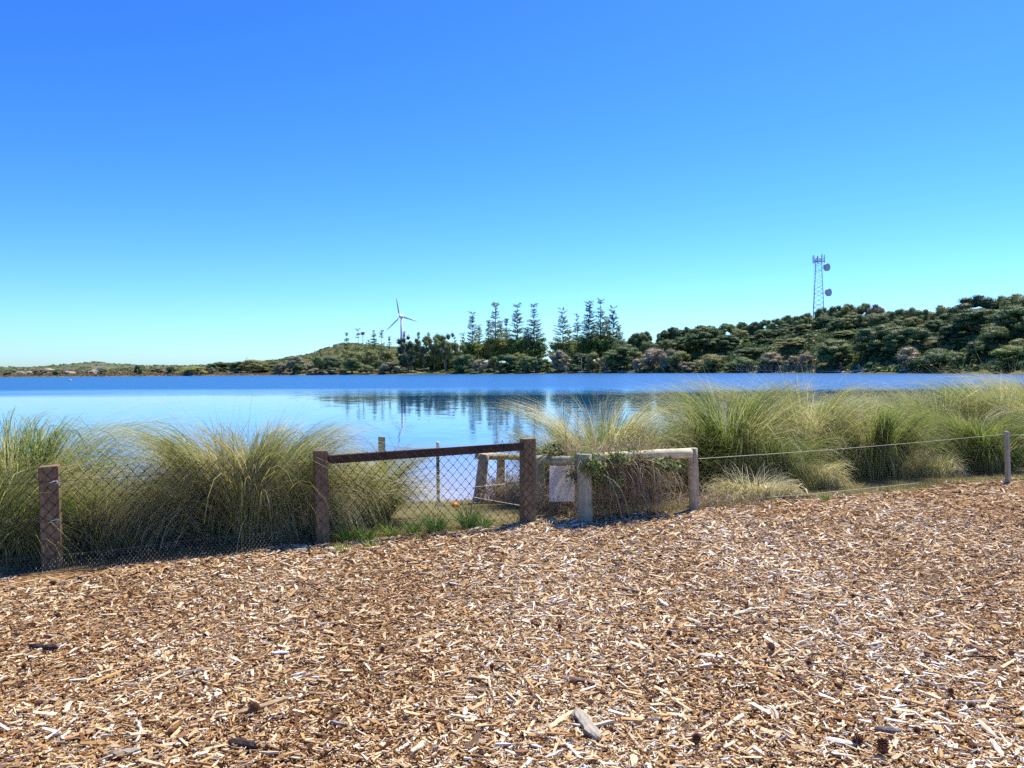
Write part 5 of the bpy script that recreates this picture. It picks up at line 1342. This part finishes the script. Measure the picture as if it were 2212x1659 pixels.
def lattice_tower():
    D = 418.0
    pt, pb = P(1768, 566, D), P(1768.5, 667, D)
    g = far_at(1768.5, D)
    root = empty('lattice_tower', (pb.x, pb.y, g.z - .5), R(-24), 'steel lattice telecom tower with two grey dishes and antennas on the wooded ridge', 'tower')
    zt = pt.z - root.location.z; zb = pb.z - root.location.z
    m = D / FPX
    wt, wb = 15.0 * m / 1.32, 27.0 * m / 1.32            # square sides, seen turned
    def side(z): return wb + (wt - wb) * (z - zb) / (zt - zb)
    def cor(i, z):
        s_ = side(z) / 2; sx, sy = ((-1, -1), (1, -1), (1, 1), (-1, 1))[i]
        return np.array([sx * s_, sy * s_, z])
    for i in range(4):
        MB().tube([cor(i, 0), cor(i, zt)], [.15, .11], 6).build('leg', M_steel, root)
    br = MB(); nT = 20; zs = [0]
    while zs[-1] < zt - .6: zs.append(zs[-1] + side(zs[-1]) * .52)
    zs[-1] = zt
    P0, P1 = [], []
    for k in range(len(zs) - 1):
        for i in range(4):
            j = (i + 1) % 4
            P0 += [cor(i, zs[k])] if (k % 2 == 0 or zs[k] < zb + 9) else [cor(j, zs[k])]
            P1 += [cor(j, zs[k + 1])] if (k % 2 == 0 or zs[k] < zb + 9) else [cor(i, zs[k + 1])]
            if zs[k] < zb + 12:
                P0 += [cor(j, zs[k])]; P1 += [cor(i, zs[k + 1])]
            if k % 3 == 0: P0 += [cor(i, zs[k])]; P1 += [cor(j, zs[k])]
    for i in range(4): P0 += [cor(i, zb + 2.2)]; P1 += [cor((i + 1) % 4, zb + 2.2)]
    br.segs(P0, P1, .065, 4)
    o = br.build('bracing', M_steel, root); o['kind'] = 'stuff'
    # ladder and cable run up one side
    ld = MB(); x0 = -side(zb) / 2 - .35
    for dx in (0, .45):
        ld.tube([(x0 - dx + .35 * 0, .2, 1), (-side(zt) / 2 - .25 - dx, .2, zt)], .045, 4)
    for z in np.arange(2, zt, .8):
        x_ = -side(z) / 2 - .3; ld.segs([(x_, .2, z)], [(x_ - .42, .2, z)], .03, 3)
    ld.build('ladder', M_steel, root)
    # head frame
    hf = MB(); rr = 23.0 * m / 2 / 1.05
    a = np.linspace(0, 2 * np.pi, 13)
    ring = np.stack([rr * np.cos(a), rr * np.sin(a), np.full(13, zt + .35)], -1)
    hf.segs(ring[:-1], ring[1:], .12, 5); r2 = ring.copy(); r2[:, 2] += 1.3; hf.segs(r2[:-1], r2[1:], .06, 5)
    for i in range(4):
        c = cor(i, zt); d_ = c / np.linalg.norm(c[:2]) * rr; hf.segs([c], [[d_[0], d_[1], zt + .35]], .1, 4)
    for k in range(0, 12, 2): hf.segs([ring[k]], [[0, 0, zt + .35]], .09, 4)
    hf.box((0, 0, zt + .45), (rr * 1.3, rr * 1.3, .12)); hf.build('headframe', M_steel, root)
    for k in range(9):
        aa = k * 2 * math.pi / 9 + .35; hh = 17 * m * (1.0 if k % 3 else .8)
        p = MB(); c = np.array([rr * 1.12 * math.cos(aa), rr * 1.12 * math.sin(aa), zt - .6 + hh / 2])
        M3 = np.array([[math.cos(aa), -math.sin(aa), 0], [math.sin(aa), math.cos(aa), 0], [0, 0, 1]])
        p.box(c, (.22, .46, hh), M3); p.segs([c - M3[:, 0] * .3 - [0, 0, hh * .45]], [c - M3[:, 0] * .3 + [0, 0, hh * .4]], .07, 5)
        p.build('antenna', M_white if k % 2 else M_radome, root)
    eq = MB()
    for k in range(5):
        aa = k * 1.4; eq.box((rr * .6 * math.cos(aa), rr * .6 * math.sin(aa), zt + 1.3 + .2 * (k % 2)), (.7, .5, 1.1))
    eq.build('radio_box', M_radome, root)
    MB().tube([(rr * .7, -.2, zt + 2), (rr * .7, -.2, zt + 5.6)], [.05, .03], 5).build('whip_aerial', M_steel, root)
    # the two drum dishes
    Mi = Matrix.Rotation(R(24), 3, 'Z')
    for (px, py) in ((1786.5, 577), (1790, 631.5)):
        c = Mi @ (P(px, py, D - 1.5) - root.location)
        ax = (Mi @ Vector((.52, -.85, .0))).normalized()
        dr = 8.4 * m
        d_ = MB(); c_ = np.array(c); a_ = np.array(ax)
        d_.tube([c_ - a_ * 1.35, c_ - a_ * .8, c_ + a_ * .55, c_ + a_ * .68], [dr * .55, dr * .98, dr, dr * .93], 28)
        ds = d_.build('dish', M_radome, root)
        mt = MB(); zc = c_[2]; s_ = side(zc) / 2
        mt.segs([[s_, -s_, zc + .8], [s_, -s_, zc - .8], [s_, s_, zc]], [c_ - a_ * 1.2 + [0, 0, .6], c_ - a_ * 1.2 - [0, 0, .6], c_ - a_ * 1.1], .10, 5)
        mt.build('mount', M_steel, root)
lattice_tower()
# second mast far right, only its tip over the trees
b = far_at(2186, 420); tp = P(2186, 622, 420)
tag(MB().tube([(0, 0, 0), (0, 0, tp.z - b.z)], [.2, .05], 5).build('distant_aerial', M_steel, None, False, b), 'thin aerial tip above the trees near the right edge', 'aerial')

# boardwalk along the shore
M_board = wood('grey_boardwalk_timber', (.10, .09, .085), (.30, .28, .26), along=0)
def boardwalk():
    pa, pb = 1591.5, 1755.0
    Da, Db = S(pa, -5), S(pb, -3.0)
    A = Vector((colX(pa, Da), Da, 0)); B = Vector((colX(pb, Db), Db, 0))
    d = B - A; L = d.length; u = d / L
    root = empty('boardwalk', (A.x, A.y, WATER_Z), math.atan2(d.y, d.x), 'low timber boardwalk with post and rail sides along the wooded shore', 'boardwalk')
    n = 13; zdeck = 1.25; ztop = 3.3
    nb = int(L / .55)
    bdm = MB().box((0, 0, 0), (.5, 2.2, .09)).mesh('plank', M_board)
    for k in range(nb): link('plank', bdm, root, (k * .55 + .25, 1.1, zdeck + .01 * math.sin(k * 2.1)))
    pm = MB().box((0, 0, ztop / 2 - .4), (.20, .20, ztop + .8)).mesh('post', M_board)
    for k in range(n):
        x = k * L / (n - 1)
        for y in (-.12, 2.32): link('post', pm, root, (x, y, 0), (R(trng.normal(0, .6)), R(trng.normal(0, .6)), 0))
    for y in (-.12 - .13, 2.32 + .13):
        for z in (zdeck - .2, 2.15, ztop - .1): MB().box((L / 2, y, z), (L + .3, .06, .16)).build('rail', M_board, root)
    MB().tube([(0, 0, 0), (0, 0, 0.01)], [.01, .01], 3)
boardwalk()

# fallen timber, snags, rocks and small structures at the far water's edge
def branchy(name, label, px, D, top, spread, mat, seed, cat, lean=0.0, nbr=7, r=.22):
    rg = np.random.default_rng(seed); b = far_at(px, D); H = P(px, top, D).z - b.z
    mb = MB()
    tip = np.array([lean * H, 0, H])
    mb.tube([(0, 0, -.5), tip * .5 + [rg.normal(0, .2), 0, 0], tip], [r, r * .75, r * .35], 7)
    for k in range(nbr):
        a = rg.uniform(0, 6.28); t = rg.uniform(.15, .9); p = tip * t
        e = p + np.array([spread * rg.uniform(.4, 1) * math.cos(a), spread * .6 * math.sin(a), rg.uniform(-.1, .6) * spread])
        mb.tube([p, (p + e) / 2 + [0, 0, rg.uniform(-.1, .35) * spread * .5], e], [r * .5, r * .38, r * .15], 5)
    return tag(mb.build(name, mat, None, True, b), label, cat)
branchy('dead_tree', 'bleached dead tree sprawling at the water on the low left shore', z5(770), S(210, 5), y5(690), 5.0, M_bark_pale, 1, 'dead tree', .35, 14, .32)
branchy('snag', 'bleached upright snag under the right group of pines', z7(1303), S(1255, 2), yz(720), .8, M_bark_pale, 2, 'dead tree', .02, 4, .28)
branchy('snag', 'short pale stump at the waterline under the olive shrub', z7(1160), S(1222, 2), yz(790), .6, M_bark_pale, 3, 'dead tree', .05, 3, .3)
branchy('snag', 'two-pronged pale post at the waterline under the dark dome trees', z7(870), S(1154, 1), yz(828), .5, M_bark_pale, 4, 'dead tree', 0, 3, .22)
branchy('leaning_trunk', 'bare dark leaning trunk at the end of the boardwalk', z8(1108), S(1820, 3), y8(745), 1.4, M_bark, 5, 'tree trunk', -.2, 5, .55)
branchy('dead_tree', 'silvery fallen branches right of the leaning trunk', z8(1215), S(1857, 3), y8(755), 2.2, M_bark_pale, 6, 'dead tree', -.2, 9, .16)
branchy('dead_tree', 'pale dead shrub skeleton behind the boardwalk rails', z8(735), S(1687, 2), y8(768), 1.8, M_bark_pale, 7, 'dead tree', .1, 12, .10)
branchy('windswept_pine', 'dark windswept pine leaning right over the olive dome on the left', z5(1900), S(519, 20), y5(606), 2.4, M_bark, 8, 'pine tree', .45, 8, .2)
def fallen(label, px, o, ln, mat, seed, rz=0.0):
    rg = np.random.default_rng(seed); D = S(px, o); b = far_at(px, D); b.z = max(b.z, WATER_Z) + .25
    mb = MB()
    mb.tube([(-ln / 2, 0, 0), (-.1 * ln, .1, .35), (ln / 2, .2, .1)], [.26, .34, .14], 8)
    for k in range(5):
        x = rg.uniform(-.4, .4) * ln; mb.tube([(x, 0, .2), (x + rg.normal(0, .8), rg.normal(0, .4), rg.uniform(.6, 1.4))], [.11, .04], 5)
    o_ = mb.build('fallen_log', mat, None, True, b); o_.rotation_euler = (0, 0, rz)
    return tag(o_, label, 'log', 'fallen timber at the far waterline')
fallen('pale fallen log at the foot of the bleached snag', z7(1320), 2, 9, M_bark_pale, 1)
fallen('pale tangle of driftwood left of the spreading shore tree', z7(1560), 2, 7, M_bark_pale, 2, .2)
fallen('short driftwood log under the spreading shore tree', z7(1690), 2, 6, M_bark_pale, 3)
fallen('large driftwood pile right of the spreading shore tree', z7(1800), 2, 8, M_bark_pale, 4, -.2)
fallen('dark log lying on the turf right of the silvery branches', z8(1340), 5, 7, M_bark, 5, .25)
fallen('grey driftwood at the right end of the turf strip', z8(1490), 3, 4, M_bark_pale, 6)
fallen('driftwood log by the end of the sandy strip', z8(1260), 3, 4.5, M_bark_pale, 7, -.3)
def rock(label, px, o, w, h, seed):
    rg = np.random.default_rng(seed); b = far_at(px, S(px, o))
    bm = bmesh.new(); bmesh.ops.create_icosphere(bm, subdivisions=2, radius=1)
    for v in bm.verts:
        k = 1 + rg.normal(0, .17); v.co = Vector((v.co.x * w / 2 * k, v.co.y * w * .4 * k, max(-.4, v.co.z) * h * .5 * k))
    me = bpy.data.meshes.new('limestone_rock'); bm.to_mesh(me); bm.free(); me.materials.append(M_rock)
    return tag(link('limestone_rock', me, None, b), label, 'rock', 'limestone rocks on the low left shore')
for k, (X, o, w, h, lab) in enumerate([(180, 30, 7, 2.4, 'pale limestone rock left of the green bush on the far left'), (225, 40, 5, 2.8, 'squarer limestone rock just right of the first one'),
    (548, 26, 8, 3.2, 'brownish limestone rock in the middle of the low left shore'), (735, 30, 9, 4.2, 'largest yellowish limestone rock beside the bleached dead tree'), (350, 110, 12, 5.5, 'distant pale rock outcrop on the skyline at the left'), (660, 34, 4, 2.0, 'small limestone rock left of the largest one')]):
    rock(lab, z5(X), o, w, h, 60 + k)
# timber frames standing at the left shore
for X, W_, lab in ((1535, 5.5, 'small timber frame at the water in front of the yellow-green shrub'), (1866, 3.6, 'small whitish stand on the shore below the windswept pine')):
    b = far_at(z5(X), S(z5(X), 2)); b.z = max(b.z, WATER_Z)
    fr = empty('timber_frame', b, 0, lab, 'frame')
    for x in (-W_ / 2, W_ / 2): MB().box((x, 0, 1.0), (.18, .18, 2.6)).build('post', M_bark_pale, fr)
    MB().box((0, 0, 2.2), (W_ + .4, .22, .2)).build('crossbar', M_bark_pale, fr)
# line of old fence stakes along the left shore
for k, X in enumerate((1270, 1300, 1330, 1365, 1400, 1440, 1475, 1505)):
    b = far_at(z5(X), S(z5(X), 1)); b.z = max(b.z, WATER_Z)
    tag(MB().tube([(0, 0, -.3), (.03, 0, 1.5 + .3 * (k % 3))], [.12, .10], 6).build('stake', M_bark, None, False, b), ('leftmost', 'second', 'third', 'fourth', 'fifth', 'sixth', 'seventh', 'rightmost')[k] + ' weathered stake, counted from the left, in the row at the low left waterline', 'stake', 'row of stakes at the left shore')
# white bird resting on the far water
b = P(153, 822, 215); b.z = WATER_Z
mb = MB(); mb.tube([(-.42, 0, .12), (-.2, 0, .2), (.1, 0, .2), (.34, 0, .08)], [.05, .17, .18, .05], 8); mb.tube([(-.24, 0, .25), (-.36, 0, .5), (-.52, 0, .52)], [.07, .075, .03], 7)
tag(mb.build('water_bird', M_white, None, True, b), 'small white water bird resting on the lake at the left', 'bird')

# low scrub covering the hill, the left shore and the far hills
def scatter_scrub(name, label, pts, size, tone, seed):
    rg = np.random.default_rng(seed); n = len(pts); per = 26
    idx = np.repeat(np.arange(n), per); u = unit(rg.normal(0, 1, (n * per, 3))); u[:, 2] = np.abs(u[:, 2])
    sz = size * rg.uniform(.5, 1.4, n)
    C = pts[idx] + u * sz[idx][:, None] * np.array([1, 1, .6])
    N = unit(u + rg.normal(0, .4, u.shape))
    V, F, Tn = leaf_quads(C, N, sz[idx] * .32, rg, np.clip(rg.normal(.5, .22, n)[idx] + rg.normal(0, .12, n * per), 0, 1))
    o = link(name, np_mesh(name, V, F, M_leaf, {'tint': ('POINT', Tn)})); o.color = (*tone, 1)
    return tag(o, label, 'scrub', kind='stuff')
rg = np.random.default_rng(90)
def spread(px0, px1, o0, o1, n, p=1.0):
    px = rg.uniform(px0, px1, n); o = o0 + (o1 - o0) * rg.uniform(0, 1, n) ** p; D = shore_D(px) + o
    return np.stack([colX(px, D), D, far_h(px, D)], -1)
scatter_scrub('hill_scrub', 'low olive scrub covering the grassy hill left of the pines', spread(545, 900, 40, 280, 900), 1.6, COLR['mid'], 1)
scatter_scrub('shore_scrub', 'rusty brown low scrub along the left waterline', spread(-250, 640, 1, 22, 1500), .7, (.26, .17, .095), 2)
scatter_scrub('left_scrub', 'grey-green scrub behind the low left shore', spread(-250, 640, 18, 160, 1100), 1.5, (.19, .185, .085), 3)
scatter_scrub('slope_scrub', 'low green undergrowth beneath the wooded hill trees', spread(1330, 2500, 4, 95, 3600), 1.9, COLR['dark'], 4)
scatter_scrub('pine_undergrowth', 'dark undergrowth beneath the pines on the far shore', spread(930, 1400, 6, 60, 700), 1.4, COLR['dark'], 5)
px = rg.uniform(-500, 700, 900); D = rg.uniform(1000, 1500, 900)
scatter_scrub('heath', 'scattered heath bushes on the distant hills', np.stack([colX(px, D), D, np.interp(px, _hx, _hh) * np.interp(D, ho, [-3, 0, .15, .45, .8, 1, .9, .4, -.3])], -1), 2.6, COLR['mid'], 6)
